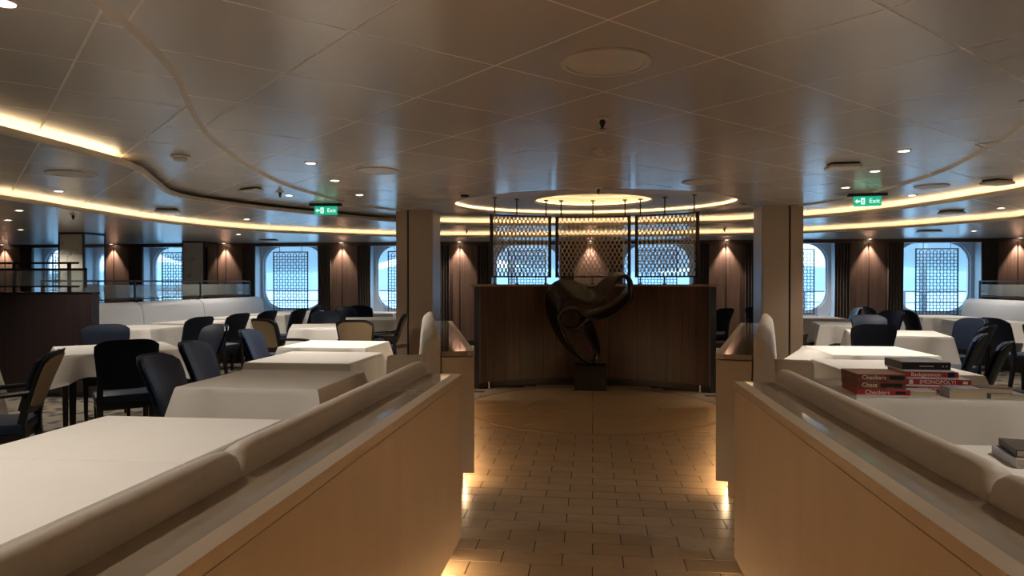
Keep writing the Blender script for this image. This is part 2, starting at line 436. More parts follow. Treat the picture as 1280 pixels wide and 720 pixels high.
# ================================================================== FLOOR
floor = struct(MB().box(-16.2, 13.2, YB-0.2, 15.3, -0.06, -0.012).build('floor', M_GROUT))
for poly in ([(-16, YB), (-0.9, YB), (-0.9, 4.6), (-2.6, 9.6), (-2.6, 14.9), (-16, 14.9)], [(13, YB), (13, 14.9), (2.6, 14.9), (2.6, 9.6), (0.9, 4.6), (0.9, YB)], [(-2.6, 9.6), (2.6, 9.6), (2.6, 14.9), (-2.6, 14.9)]):
    MB().prism(poly, -0.012, -0.0002).build('carpet', M_CARPET, floor)
A0, A1, D2A, D2B = (0.645, 3.35), (0.645, -1.5), (0.78, 4.55), (1.64, 8.0)
BARC, BARR = (0, 7.60), 1.86
grout = MB().box(-0.9, 0.9, YB, 4.6, -0.012, -0.004).hexa([(-0.95, 4.6, -0.012), (0.95, 4.6, -0.012), (2.6, 9.6, -0.012), (-2.6, 9.6, -0.012)], [(-0.95, 4.6, -0.004), (0.95, 4.6, -0.004), (2.6, 9.6, -0.004), (-2.6, 9.6, -0.004)])
grout.build('grout', M_GROUT, floor)
TW, TD = 0.300, 0.152
tile_me = None
MC, MR = (0, 7.72), 1.38
def tile_mesh():
    m = MB().box(-TW/2+0.003, TW/2-0.003, -TD/2+0.003, TD/2-0.003, -0.010, 0.0)
    return m.build('tile', M_TILE, floor, bevel=0.0015)
t0 = tile_mesh(); first = True
rest = MB(); ntile = 0
rows = range(-46, 42)
for r in rows:
    y = 3.0+r*TD
    off = 0 if r % 2 else TW/2
    hw = 0.84 if y < 4.6 else 0.95+(y-4.6)*0.30
    for c in range(-9, 10):
        x = c*TW+off
        if abs(x)-TW/2 > hw: continue
        if (x-MC[0])**2+(y-MC[1])**2 < (MR-0.12)**2: continue
        if y > 7.6 and math.hypot(x-BARC[0], y-BARC[1]) > BARR-0.05 and abs(x) < 1.6: continue
        if y < 2.4 or y > 8.9:
            rest.box(x-TW/2+0.003, x+TW/2-0.003, y-TD/2+0.003, y+TD/2-0.003, -0.010, 0); continue
        if first: o = t0; first = False
        else: o = t0.copy(); COL.objects.link(o)
        o.location = (x, y, random.uniform(-0.0008, 0.0004)); ntile += 1
rest.build('tiles', M_TILE, floor, kind='stuff')
# medallion: two rings of wedge slabs
for ring, (ra, rb, nw) in enumerate(((0.03, 0.72, 8), (0.725, MR, 12))):
    for k in range(nw):
        a0, a1 = 2*PI*k/nw+0.004/rb+PI/2, 2*PI*(k+1)/nw-0.004/rb+PI/2
        n = 6
        poly = [(MC[0]+rb*math.cos(a0+(a1-a0)*i/n), MC[1]+rb*math.sin(a0+(a1-a0)*i/n)) for i in range(n+1)]+[(MC[0]+ra*math.cos(a1-(a1-a0)*i/n), MC[1]+ra*math.sin(a1-(a1-a0)*i/n)) for i in range(n+1)]
        MB().prism(poly, -0.006, 0.0015).build('medallion_slab', M_MEDAL, floor)
MB().loft([[(MC[0]+r*math.cos(2*PI*k/64), MC[1]+r*math.sin(2*PI*k/64), z) for k in range(64)] for r, z in ((MR+0.004, -0.004), (MR+0.004, 0.0022), (MR+0.045, 0.0022), (MR+0.045, -0.004))], True, False).build('medallion_border', mat('border_stone', (0.22, 0.14, 0.08), 0.35), floor)

# ================================================================== FAR WALL, WINDOWS
WY = 14.88
LIGHTS = [-13.7, -10.95, -8.22, -5.50, -2.86, -0.05, 2.74, 5.55, 8.36, 11.1]
WINS = [-12.2, -9.45, -6.76, -4.10, -1.42, 1.36, 4.14, 6.92, 9.72]
WH, WZ0, WZ1 = 0.78, 0.66, 2.17
wall = MB()
edges = [-16]+[e for c in WINS for e in (c-WH, c+WH)]+[13]
for k in range(0, len(edges), 2): wall.box(edges[k], edges[k+1], WY, WY+0.4, -0.03, 2.30)
for c in WINS:
    wall.box(c-WH, c+WH, WY, WY+0.4, -0.03, WZ0); wall.box(c-WH, c+WH, WY, WY+0.4, WZ1, 2.30)
wallo = struct(wall.build('wall_far', M_WALNUT))
MB().box(-16, 13, WY-0.03, WY, 2.172, H3).build('header_rail', M_WALNUT2, wallo)
for x in LIGHTS:
    for s in (-1, 1):
        MB().box(x+s*0.20-0.185, x+s*0.20+0.185, WY-0.03, WY, 0.1, 2.165).build('wood_panel', M_WALNUT2, wallo, bevel=0.006)
MB().box(-16, 13, WY-0.02, WY, 0, 0.1).build('skirting', M_BLACKWOOD, wallo)

def rr_pt(hx, hz, rad, t):
    # rounded rectangle point by angle t through ray casting
    d = Vector((math.cos(t), math.sin(t))); best = 0
    lo, hi = 0.0, 3.0
    for _ in range(30):
        m = (lo+hi)/2; x, z = abs(d.x*m), abs(d.y*m)
        qx, qz = x-(hx-rad), z-(hz-rad)
        sd = math.hypot(max(qx, 0), max(qz, 0))+min(max(qx, qz), 0)-rad
        if sd < 0: lo = m
        else: hi = m
    return d.x*lo, d.y*lo
NWN = 64
zc = (WZ0+WZ1)/2+0.06; hz = (WZ1-WZ0)/2
def rloop(hx, hzz, rad, y): return [(rr_pt(hx, hzz, rad, 2*PI*(k+0.5)/NWN)[0], y, zc+rr_pt(hx, hzz, rad, 2*PI*(k+0.5)/NWN)[1]) for k in range(NWN)]
def make_window(n):
    e = empty('window_%d' % n, (WINS[n-1], 0, 0)); struct(e)
    return e
fr_m = MB().loft([rloop(WH, hz+0.06, 0.01, WY+0.26), rloop(0.715, hz-0.03, 0.42, WY+0.26), rloop(0.715, hz-0.03, 0.42, WY+0.30), rloop(0.685, hz-0.06, 0.40, WY+0.30), rloop(0.685, hz-0.06, 0.40, WY+0.36)], True, False)
rv = MB()
rv.strip([(-WH+0.004, WY-0.002, WZ0), (-WH+0.004, WY-0.002, WZ1)], [(-WH+0.004, WY+0.27, WZ0), (-WH+0.004, WY+0.27, WZ1)])
rv.strip([(WH-0.004, WY-0.002, WZ0), (WH-0.004, WY-0.002, WZ1)], [(WH-0.004, WY+0.27, WZ0), (WH-0.004, WY+0.27, WZ1)])
rv.strip([(-WH, WY-0.002, WZ0+0.004), (WH, WY-0.002, WZ0+0.004)], [(-WH, WY+0.27, WZ0+0.004), (WH, WY+0.27, WZ0+0.004)])
rv.strip([(-WH, WY-0.002, WZ1-0.004), (WH, WY-0.002, WZ1-0.004)], [(-WH, WY+0.27, WZ1-0.004), (WH, WY+0.27, WZ1-0.004)])
pn = MB().add(rloop(0.69, hz-0.055, 0.40, WY+0.335), [list(range(NWN))])
w1 = make_window(1)
parts = [fr_m.build('frame', M_FRAME, w1, smooth=True), rv.build('reveal', M_REVEAL, w1), pn.build('pane', M_PANE, w1)]
for n in range(2, len(WINS)+1):
    e = make_window(n)
    for p in parts:
        c = p.copy(); COL.objects.link(c); c.parent = e

# hanging lattice panels in the windows
def ring_mesh2(mb, cx, cz, rx, rz, t, dy, n=8, rot=0.0, y=0.0):
    o = [(cx+rx*math.cos(rot+2*PI*k/n), cz+rz*math.sin(rot+2*PI*k/n)) for k in range(n)]
    i = [(cx+(rx-t)*math.cos(rot+2*PI*k/n), cz+(rz-t)*math.sin(rot+2*PI*k/n)) for k in range(n)]
    vs = [(p[0], y-dy, p[1]) for p in o]+[(p[0], y-dy, p[1]) for p in i]+[(p[0], y+dy, p[1]) for p in o]+[(p[0], y+dy, p[1]) for p in i]
    fs = []
    for k in range(n):
        j = (k+1) % n
        fs += [(k, j, n+j, n+k), (2*n+k, 3*n+k, 3*n+j, 2*n+j), (k, 2*n+k, 2*n+j, j), (n+k, n+j, 3*n+j, 3*n+k)]
    mb.add(vs, fs)
LW, LZ0, LZ1 = 0.82, 0.70, 2.055
def lattice_window(label, x):
    t = thing('window_lattice', label, 'lattice panel', (x, WY+0.12, 0), 0, 'lattice panels hanging in the windows')
    f = MB()
    f.box(-LW/2, LW/2, -0.012, 0.012, LZ1-0.022, LZ1).box(-LW/2, LW/2, -0.012, 0.012, LZ0, LZ0+0.022)
    f.box(-LW/2, -LW/2+0.02, -0.012, 0.012, LZ0, LZ1).box(LW/2-0.02, LW/2, -0.012, 0.012, LZ0, LZ1)
    f.build('frame', M_LATTICE, t)
    l = MB(); nx = 6; px = (LW-0.04)/nx/2; pz = px*1.0
    j = 0; z = LZ0+0.04
    while z < LZ1-0.03:
        for i in range(2*nx):
            if (i+j) % 2 == 0:
                x0 = -LW/2+0.02+px*(i+0.5)
                ring_mesh2(l, x0, z, px*0.71, pz*0.71, 0.0125, 0.005, 8, PI/8)
        z += pz; j += 1
    l.build('lattice', M_LATTICE, t, kind='stuff')
    for s in (-1, 1): MB().tube([(s*0.26, 0, LZ1), (s*0.26, 0, 2.166)], 0.006, 6).build('hanging_rod', M_LATTICE, t)
    return t
wl_x = WINS
lt = lattice_window('dark geometric lattice panel hanging in the window '+'behind the nearer marble pillar', wl_x[0])
LL = ['', 'dark geometric lattice panel in the window half hidden by the farther marble pillar', 'dark geometric lattice panel in the window at the right end of the left wall banquette', 'dark geometric lattice panel in the window half hidden by the left column', 'dark geometric lattice panel in the window behind the left metal screen',
      'dark geometric lattice panel in the window behind the right metal screen', 'dark geometric lattice panel in the window half hidden by the right column', 'dark geometric lattice panel hanging in the rightmost window in view', 'dark geometric lattice panel in the window past the right edge banquette']
for k in range(1, len(WINS)-1): dup(lt, (wl_x[k], WY+0.12, 0), 0, LL[k])

# curtains
def curtain_mesh():
    n = 60; wd = 0.30
    fr = [(-wd/2+wd*k/n, -0.035*math.cos(k/n*2*PI*5)) for k in range(n+1)]
    loops = []
    for z, sq in ((0.03, 1.06), (0.6, 1.0), (1.3, 0.95), (2.165, 1.0)):
        lp = [(x*sq, y-0.012, z) for x, y in fr]+[(x*sq, y+0.012, z) for x, y in fr[::-1]]
        loops.append(lp)
    return MB().loft(loops)
cu = None
for k, c in enumerate(WINS):
    for s in (-1, 1):
        side = 'left' if s < 0 else 'right'
        lab = 'brown pleated curtain on the %s of window %s' % (side, ['behind the nearer marble pillar', 'beside the farther marble pillar', 'beside the left wall banquette end', 'beyond the left column', 'behind the left metal screen', 'behind the right metal screen', 'beyond the right column', 'with the full lattice panel at right', 'past the right edge'][k])
        if cu is None: cu = curtain_mesh().build('curtain', M_CURTAIN, smooth=True); o = cu
        else: o = cu.copy(); COL.objects.link(o)
        o.location = (c+s*(WH+0.10), WY-0.075, 0)
        tag(o, lab, 'curtain', 'curtains along the window wall')

# room shell out of frame
struct(MB().box(-16.2, -16, YB, 15.3, -0.03, 2.75).build('wall_left', M_CREAMWALL))
struct(MB().box(13, 13.2, YB, 15.3, -0.03, 2.75).build('wall_right', M_CREAMWALL))
struct(MB().box(-16.2, 13.2, YB-0.2, YB, -0.03, 2.75).build('wall_back', M_CREAMWALL))
struct(MB().box(-16.3, 13.3, YB-0.2, WY+0.4, 2.72, 2.8).build('roof_deck', M_STEEL))
struct(MB().box(-16.3, 13.3, WY+0.02, WY+0.4, 2.30, 2.72).build('wall_far_upper', M_STEEL))

# outside the windows
struct(MB().box(-40, 40, WY+0.4, 17.3, -0.15, -0.02).build('outside_deck', M_DECK))
struct(MB().box(-1500, 1500, 17.3, 2600, -14.2, -14).build('sea', M_SEA))
rail = thing('deck_railing', 'white painted deck railing outside the windows', 'railing', (0, 16.9, 0))
for zz in (0.35, 0.62, 0.9, 1.16):
    MB().tube([(-30, 0, zz), (30, 0, zz)], 0.022 if zz > 1 else 0.012, 8).build('rail', M_STEEL, rail)
for k in range(-10, 11): MB().box(k*2.2-0.02+0.5, k*2.2+0.02+0.5, -0.02, 0.02, -0.02, 1.16).build('post', M_STEEL, rail)
hp = []
random.seed(3)
for k in range(61):
    x = -1400+2800*k/60; hp.append((x, 14+22*abs(math.sin(k*0.37))+18*abs(math.sin(k*0.151+1))+random.uniform(0, 6)))
loops = []
for x, h in hp: loops.append([(x, 1500, -14), (x, 1640, h*0.6), (x, 1800, h), (x, 2100, -14)])
struct(MB().loft(loops).build('far_shore', M_HILL, smooth=True))
def lifeboat(x, label):
    t = thing('lifeboat', label, 'lifeboat', (x, 19.2, 1.62))
    N = 20; L = 4.3; loops = []
    for i in range(N+1):
        u = -1+2*i/N; s = max(0.04, (1-abs(u)**2.6))**0.6
        lp = []
        for k in range(13):
            a = PI*k/12
            lp.append((u*L, -math.cos(a)*1.45*s, 1.1-(0.25 if 0 else 0)-math.sin(a)*1.1*(0.35+0.65*s)+0.25*u*u))
        loops.append(lp)
    MB().loft(loops).build('hull', M_HULL, t, smooth=True)
    loops = []
    for i in range(N+1):
        u = -1+2*i/N; s = max(0.04, (1-abs(u)**2.6))**0.6
        loops.append([(u*L*0.97, -math.cos(PI*k/12)*1.38*s, 1.1+math.sin(PI*k/12)*1.2*s+0.25*u*u) for k in range(13)])
    MB().loft(loops).build('canopy', M_HULL2, t, smooth=True)
    for s in (-1, 1): MB().tube([(s*2.6, 0.2, 2.2), (s*2.6, 0.2, 4.6)], 0.03, 6).build('fall_wire', M_DARKMETAL, t)
    for s in (-1, 1): MB().tube([(s*2.6, 0.2, 4.6), (s*2.6, -1.2, 4.7), (s*2.6, -2.05, 3.6), (s*2.6, -2.1, -1.64)], 0.09, 8).build('davit', M_STEEL, t, smooth=True)
    return t
lifeboat(-8.9, 'pale lifeboat hanging outside beyond the left windows')
lifeboat(0.6, 'pale lifeboat hanging outside behind the metal screens')
lifeboat(10.2, 'pale lifeboat hanging outside beyond the right windows')

# ================================================================== DIVIDERS, BANQUETTES
def divider_box(sx, a, b, label):
    """low wall from near point a to far point b along its aisle face; body lies outward (away from the aisle)"""
    a = Vector((sx*a[0], a[1])); b = Vector((sx*b[0], b[1])); d = (b-a).normalized()
    n = Vector((d.y, -d.x))
    if n.x*sx < 0: n = -n
    t = thing('divider', label, 'divider', (a.x, a.y, 0))
    def slab(name, o0, o1, z0, z1, m, e0=0.0, e1=0.0, bev=0.0):
        q = [a+n*o0-d*e0, b+n*o0+d*e1, b+n*o1+d*e1, a+n*o1-d*e0]; q = [p-a for p in q]
        if (q[1]-q[0]).cross(q[2]-q[1]) < 0: q = q[::-1]
        return MB().hexa([(p.x, p.y, z0) for p in q], [(p.x, p.y, z1) for p in q]).build(name, m, t, bevel=bev)
    return t, slab, a, b, d, n
CZ = 0.92
def make_divider(sx, a, b, label, back=0.17, near=True):
    t, slab, A, B, d, n = divider_box(sx, a, b, label)
    L = (B-A).length
    slab('front_panel', 0.0, 0.03, 0.11, CZ-0.036, M_MAPLE)
    slab('core', 0.03, back, 0.11, CZ-0.04, M_MAPLE, -0.0005, -0.0005)
    slab('groove', 0.006, 0.03, CZ-0.040, CZ-0.032, M_GROOVE)
    slab('top_lip', -0.002, 0.045, CZ-0.032, CZ, M_MAPLE, 0.0, 0.001)
    slab('countertop', 0.0452, back, CZ-0.032, CZ-0.0005, M_COUNTER, 0.0, 0.001)
    slab('toe_base', 0.07, back-0.03, 0.0, 0.11, M_MAPLE, -0.06, -0.06)
    slab('toe_light', 0.045, 0.065, 0.098, 0.108, M_LEDTOE, -0.06, -0.06)
    return t, slab, A, B, d, n
def cushion_profile(thick, z0, z1, lean=0.03):
    # (offset, z) loop, first outward face then back
    p = [(0.0, z0), (0.0, z1-0.034), (0.003, z1-0.020), (0.011, z1-0.008), (0.024, z1-0.001), (0.040, z1-0.002), (0.060, z1-0.010),
         (thick*0.68, z1-0.028), (thick*0.88, z1-0.055), (thick, z1-0.10), (thick+lean*0.6, z1-0.25), (thick+lean*1.4, z0)]
    return p
def banquette(sx, A, B, d, n, off, label, splits, z1, seat_d=0.50, thick=0.13, endround=0.05, mt=None, wing=False, seat_a=0.0):
    mt = mt or M_LEATHER
    t = thing('banquette', label, 'banquette', (A.x, A.y, 0))
    L = (B-A).length
    prof = cushion_profile(thick, 0.42, z1)
    for s0, s1 in splits:
        loops = []
        st = [(s0, 0.80), (s0+0.012, 0.93), (s0+0.035, 0.985), (s0+0.08, 1.0), (s1-0.08, 1.0), (s1-0.035, 0.985), (s1-0.012, 0.93), (s1, 0.80)]
        for s, sc in st:
            lp = []
            for o, z in prof:
                zz = 0.42+(z-0.42)*(1-(1-sc)*0.35)
                oo = thick/2+(o-thick/2)*(0.75+0.25*sc) if sc < 1 else o
                p = d*s+n*(off+oo); lp.append((p.x, p.y, zz))
            loops.append(lp)
        MB().loft(loops).build('back_cushion', mt, t, smooth=True)
        q = [d*s0+n*(off+thick*0.6), d*s1+n*(off+thick*0.6), d*s1+n*(off+thick+seat_d), d*s0+n*(off+thick+seat_d)]
        if (q[1]-q[0]).cross(q[2]-q[1]) < 0: q = q[::-1]
        MB().hexa([(p.x, p.y, 0.33) for p in q], [(p.x, p.y, 0.465) for p in q]).build('seat_cushion', mt, t, smooth=False, bevel=0.02)
    s0, s1 = splits[0][0], splits[-1][1]
    q = [d*s0+n*(off+0.05), d*s1+n*(off+0.05), d*s1+n*(off+thick+seat_d-0.06), d*s0+n*(off+thick+seat_d-0.06)]
    if (q[1]-q[0]).cross(q[2]-q[1]) < 0: q = q[::-1]
    MB().hexa([(p.x, p.y, 0.0) for p in q], [(p.x, p.y, 0.329) for p in q]).build('base', M_BLACKWOOD, t)
    if wing:
        q = [d*(s0+0.05)+n*(off+thick*0.8), d*(s0+0.17)+n*(off+thick*0.8), d*(s0+0.17)+n*(off+thick+0.24), d*(s0+0.05)+n*(off+thick+0.24)]
        if (q[1]-q[0]).cross(q[2]-q[1]) < 0: q = q[::-1]
        MB().hexa([(p.x, p.y, 0.466) for p in q], [(p.x, p.y, 0.885) for p in q]).build('end_wing', mt, t, bevel=0.035, smooth=True)
    return t
for sx, nm in ((-1, 'left'), (1, 'right')):
    yend = 3.41 if sx < 0 else 3.30
    t, slab, A, B, d, n = make_divider(sx, (0.650, -1.5), (0.650, yend), 'maple low divider with polished counter, nearest on the %s of the aisle' % nm)
    banquette(sx, A, B, d, n, 0.172, 'cream banquette backing onto the near %s divider' % nm, [(0.0, 3.06), (3.075, yend+1.5-0.01)], 0.99, thick=0.125)
    t, slab, A, B, d, n = make_divider(sx, D2A, D2B, 'maple low divider flaring toward the %s column, farther down the aisle' % nm, back=0.215)
    L2 = (B-A).length
    banquette(sx, A, B, d, n, 0.221, 'cream high-backed banquette along the far %s divider by the column' % nm, [(0.02, L2*0.5), (L2*0.5+0.015, L2-0.02)], 1.035, thick=0.12, wing=True)

# ================================================================== COLUMNS
for sx, nm in ((-1, 'left'), (1, 'right')):
    t = thing('column', 'taupe clad square column with a dark vertical groove, on the %s of the curved counter' % nm, 'column', (sx*2.60, 10.22, 0))
    MB().box(-0.255, 0.255, -0.245, 0.255, 0, 2.47).build('core', M_GROOVE, t)
    g = 0.09
    x_in = (-0.27, g-0.012) if sx > 0 else (-g+0.012, 0.27)
    x_out = (g+0.012, 0.27) if sx > 0 else (-0.27, -g-0.012)
    MB().box(*x_in, -0.27, -0.235, 0, 2.465).build('inner_cladding', M_COLUMN, t, bevel=0.006)
    MB().box(*x_out, -0.27, -0.235, 0, 2.465).build('outer_cladding', M_COLUMN, t, bevel=0.006)
    for s in (-1, 1): MB().box(s*0.262-0.012, s*0.262+0.012, -0.232, 0.27, 0, 2.465).build('side_cladding', M_COLUMN, t)
    MB().box(-0.25, 0.25, 0.255, 0.27, 0, 2.465).build('rear_cladding', M_COLUMN, t)

# ================================================================== CURVED COUNTER + SCREENS
BZ = 1.345
bar = thing('curved_counter', 'dark walnut concave curved counter wall with pale ledge behind the sculpture', 'counter', (BARC[0], BARC[1], 0))
AM = R(50)
def barp(th, r, z): return (r*math.sin(th), r*math.cos(th), z)
NP = 16
for k in range(NP):
    a0, a1 = -AM+2*AM*k/NP+0.0006, -AM+2*AM*(k+1)/NP-0.0006
    lps = []
    for i in range(5):
        a = a0+(a1-a0)*i/4
        lps.append([barp(a, BARR, 0.08), barp(a, BARR+0.03, 0.08), barp(a, BARR+0.03, BZ-0.03), barp(a, BARR, BZ-0.03)])
    MB().loft(lps).build('veneer_panel', M_WALNUT, bar, smooth=True)
def arcslab(r0, r1, z0, z1, am=AM, n=40):
    return MB().loft([[barp(-am+2*am*i/n, r, z) for r, z in ((r0, z0), (r1, z0), (r1, z1), (r0, z1))] for i in range(n+1)])
arcslab(BARR+0.031, BARR+0.13, 0.0, BZ-0.031).build('body', M_BLACKWOOD, bar, smooth=True)  # blackened so the lit end faces look shaded; shade is in the colour
arcslab(BARR+0.02, BARR+0.12, 0.0, 0.08, AM*0.995).build('kickboard', M_BLACKWOOD, bar, smooth=True)
arcslab(BARR-0.025, BARR+0.16, BZ-0.03, BZ, AM+0.012).build('ledge', M_LEDGE, bar, smooth=True)
for s in (-1, 1):
    MB().lathe([(0.014, 0), (0.014, 0.09)], 10, barp(s*AM*0.93, BARR-0.03, 0)).build('foot', M_CHROME, bar, smooth=True)
SR = BARR+0.07
def screen(a0, a1, label):
    am = (a0+a1)/2
    t = thing('metal_screen', label, 'screen', (BARC[0], BARC[1], 0))
    z0, z1 = 1.435, 2.265
    def P(a, z, dr=0.0): return barp(a, SR+dr, z)
    def bar_arc(za, zb):
        return MB().loft([[P(a0+(a1-a0)*i/12, z, dr) for dr, z in ((-0.012, za), (0.012, za), (0.012, zb), (-0.012, zb))] for i in range(13)])
    bar_arc(z0, z0+0.02).build('bottom_rail', M_DARKMETAL, t); bar_arc(z1-0.02, z1).build('top_rail', M_DARKMETAL, t)
    da = 0.010
    for a in (a0, a1): MB().loft([[P(a+s*da, z, dr) for s, dr in ((-1, -0.012), (1, -0.012), (1, 0.012), (-1, 0.012))] for z in (z0-0.0, z1)]).build('side_rail', M_DARKMETAL, t)
    # elongated hexagon lattice
    Lz = z1-z0-0.04; wid = (a1-a0-0.02)*SR
    nc = round(wid/0.0585); pw = wid/nc; hh = Lz/11.5
    hx = [(0, 0.60), (0.46, 0.30), (0.46, -0.30), (0, -0.60), (-0.46, -0.30), (-0.46, 0.30)]
    mb = MB(); row = 0; z = z0+0.02+hh*0.35
    while z < z1-0.02:
        for c in range(nc+(row % 2)):
            cx = pw*(c+(0.5 if row % 2 == 0 else 0.0))
            if cx < 0.012 or cx > wid-0.012: continue
            o = [(cx+x*pw*0.98, z+y*hh*1.02) for x, y in hx]; i_ = [(cx+x*pw*0.71, z+y*hh*0.82) for x, y in hx]
            n = 6; vs = []
            for dr in (-0.007, 0.007):
                for q in o+i_:
                    vs.append(P(a0+0.01+min(max(q[0], 0), wid)/SR, min(max(q[1], z0+0.01), z1-0.01), dr))
            fs = []
            for k in range(n):
                j = (k+1) % n
                fs += [(k, j, n+j, n+k), (2*n+k, 3*n+k, 3*n+j, 2*n+j), (n+k, n+j, 3*n+j, 3*n+k)]
            mb.add(vs, fs)
        row += 1; z += hh*0.78
    mb.build('lattice', M_BRONZE, t, kind='stuff')
    for f in (0.06, 0.45, 0.94) if abs(am) > 0.1 else (0.06, 0.5, 0.94):
        a = a0+(a1-a0)*f
        q = P(a, 0); MB().tube([(q[0], q[1], z1), (q[0], q[1], ZP-0.004)], 0.009, 8).build('hanging_rod', M_DARKMETAL, t)
        MB().lathe([(0.03, 0), (0.03, 0.012)], 12, (q[0], q[1], ZP-0.014)).build('ceiling_flange', M_DARKMETAL, t)
        MB().tube([(q[0], q[1], BZ), (q[0], q[1], z0)], 0.009, 8).build('foot_post', M_DARKMETAL, t)
        MB().lathe([(0.028, 0), (0.028, 0.01)], 12, (q[0], q[1], BZ)).build('foot_flange', M_DARKMETAL, t)
    return t
screen(R(-43.0), R(-17.5), 'bronze hexagon lattice screen at the left end of the curved counter')
screen(R(-14.6), R(14.6), 'bronze hexagon lattice screen in the middle of the curved counter')
screen(R(17.5), R(43.0), 'bronze hexagon lattice screen at the right end of the curved counter')

# sculpture
pl = tag(MB().box(-0.20, 0.20, -0.16, 0.16, 0, 0.317).build('plinth', M_PLINTH, bevel=0.006, loc=(-0.03, 8.98, 0)), 'small square black plinth under the ribbon sculpture', 'plinth')
def sculpture():
    SY = 8.98; k = 0.00244
    def T(x, y): return (x-340)*k, 0.317+(556-y)*k
    # x, y (outline tracing of the centre line), depth offset, half width in depth, tilt of band (rad)
    C = [(345, 545, 0.00, 0.07, 0.0), (262, 500, -0.03, 0.09, 0.3), (196, 420, -0.05, 0.11, 0.5), (158, 330, -0.04, 0.12, 0.7), (146, 245, 0.00, 0.13, 1.0), (165, 182, 0.03, 0.14, 1.2), (215, 160, 0.05, 0.14, 1.2),
         (275, 180, 0.06, 0.14, 1.0), (335, 200, 0.05, 0.13, 0.9), (390, 178, 0.02, 0.12, 0.9), (432, 132, -0.02, 0.11, 0.8), (480, 92, -0.06, 0.09, 0.5), (527, 95, -0.07, 0.08, 0.0), (545, 140, -0.04, 0.08, -0.3), (525, 205, 0.00, 0.10, -0.8),
         (470, 258, 0.05, 0.11, -0.9), (400, 290, 0.08, 0.10, -0.9), (320, 292, 0.06, 0.08, -0.6), (262, 262, 0.0, 0.06, -0.2), (205, 268, -0.07, 0.06, 0.0), (176, 312, -0.12, 0.06, 0.0), (205, 358, -0.13, 0.06, 0.0), (262, 366, -0.11, 0.06, 0.0), (304, 330, -0.06, 0.06, 0.2),
         (322, 330, 0.0, 0.08, 0.5), (340, 390, 0.05, 0.10, 0.7), (366, 455, 0.05, 0.09, 0.5), (374, 505, 0.02, 0.08, 0.2)]
    pts = []
    for x, y, dy, hw, tl in C:
        X, Z = T(x, y); pts.append((X, dy, Z, hw, tl))
    m = len(pts); dense = []
    def cr(a, b, c, d, t): return 0.5*((2*b)+(c-a)*t+(2*a-5*b+4*c-d)*t*t+(3*b-a-3*c+d)*t**3)
    for i in range(m):
        q = [pts[(i+o) % m] for o in (-1, 0, 1, 2)]
        for s in range(6):
            dense.append([cr(q[0][j], q[1][j], q[2][j], q[3][j], s/6) for j in range(5)])
    n = len(dense); loops = []
    for i in range(n):
        p = Vector(dense[i][:3]); t = (Vector(dense[(i+1) % n][:3])-Vector(dense[i-1][:3])).normalized()
        yv = Vector((0, 1, 0)); yv = (yv-t*yv.dot(t)).normalized(); nv = t.cross(yv)
        a = dense[i][4]*0.75; wv = yv*math.cos(a)+nv*math.sin(a); tv = t.cross(wv)
        hw = dense[i][3]*1.25; th = 0.034
        loops.append([p+wv*hw*math.copysign(abs(math.cos(b))**0.7, math.cos(b))+tv*th*math.sin(b)*(1.3-0.5*abs(math.sin(b))) for b in [2*PI*j/12 for j in range(12)]])
    loops.append(loops[0])
    mb = MB().loft(loops, True, False)
    t = thing('sculpture', 'black abstract looping ribbon sculpture on the plinth before the curved counter', 'sculpture', (-0.03, SY, 0))
    mb.build('ribbon', M_SCULPT, t, smooth=True)
    MB().lathe([(0.07, 0.317), (0.06, 0.329), (0.02, 0.333)], 20, (0.01, 0, 0)).build('foot', M_SCULPT, t, smooth=True)
    s = bpy.data.objects
    return t
sculpture()

# ================================================================== TABLES AND CLOTHS
TT = 0.765
leg_me = {}
def make_table(x, y, rz, w_, d_, label, legs=False):
    t = thing('dining_table', label, 'table', (x, y, 0), rz, 'dining tables')
    MB().box(-w_/2+0.01, w_/2-0.01, -d_/2+0.01, d_/2-0.01, TT-0.032, TT-0.004).build('tabletop', M_BLACKWOOD, t)
    MB().box(-w_/2+0.06, w_/2-0.06, -d_/2+0.06, d_/2-0.06, TT-0.09, TT-0.033).build('apron', M_BLACKWOOD, t)
    if not legs:
        MB().lathe([(0.035, 0.025), (0.035, TT-0.09)], 16).build('pedestal', M_BLACKWOOD, t, smooth=True)
        MB().lathe([(0.22, 0.0), (0.22, 0.012), (0.05, 0.03)], 24).build('base_plate', M_BLACKWOOD, t, smooth=True)
        return t
    for sx in (-1, 1):
        for sy in (-1, 1):
            cx, cy = sx*(w_/2-0.09), sy*(d_/2-0.09)
            MB().hexa([(cx-0.02, cy-0.02, 0), (cx+0.02, cy-0.02, 0), (cx+0.02, cy+0.02, 0), (cx-0.02, cy+0.02, 0)], [(cx-0.03, cy-0.03, TT-0.09), (cx+0.03, cy-0.03, TT-0.09), (cx+0.03, cy+0.03, TT-0.09), (cx-0.03, cy+0.03, TT-0.09)]).build('leg', M_BLACKWOOD, t)
    return t
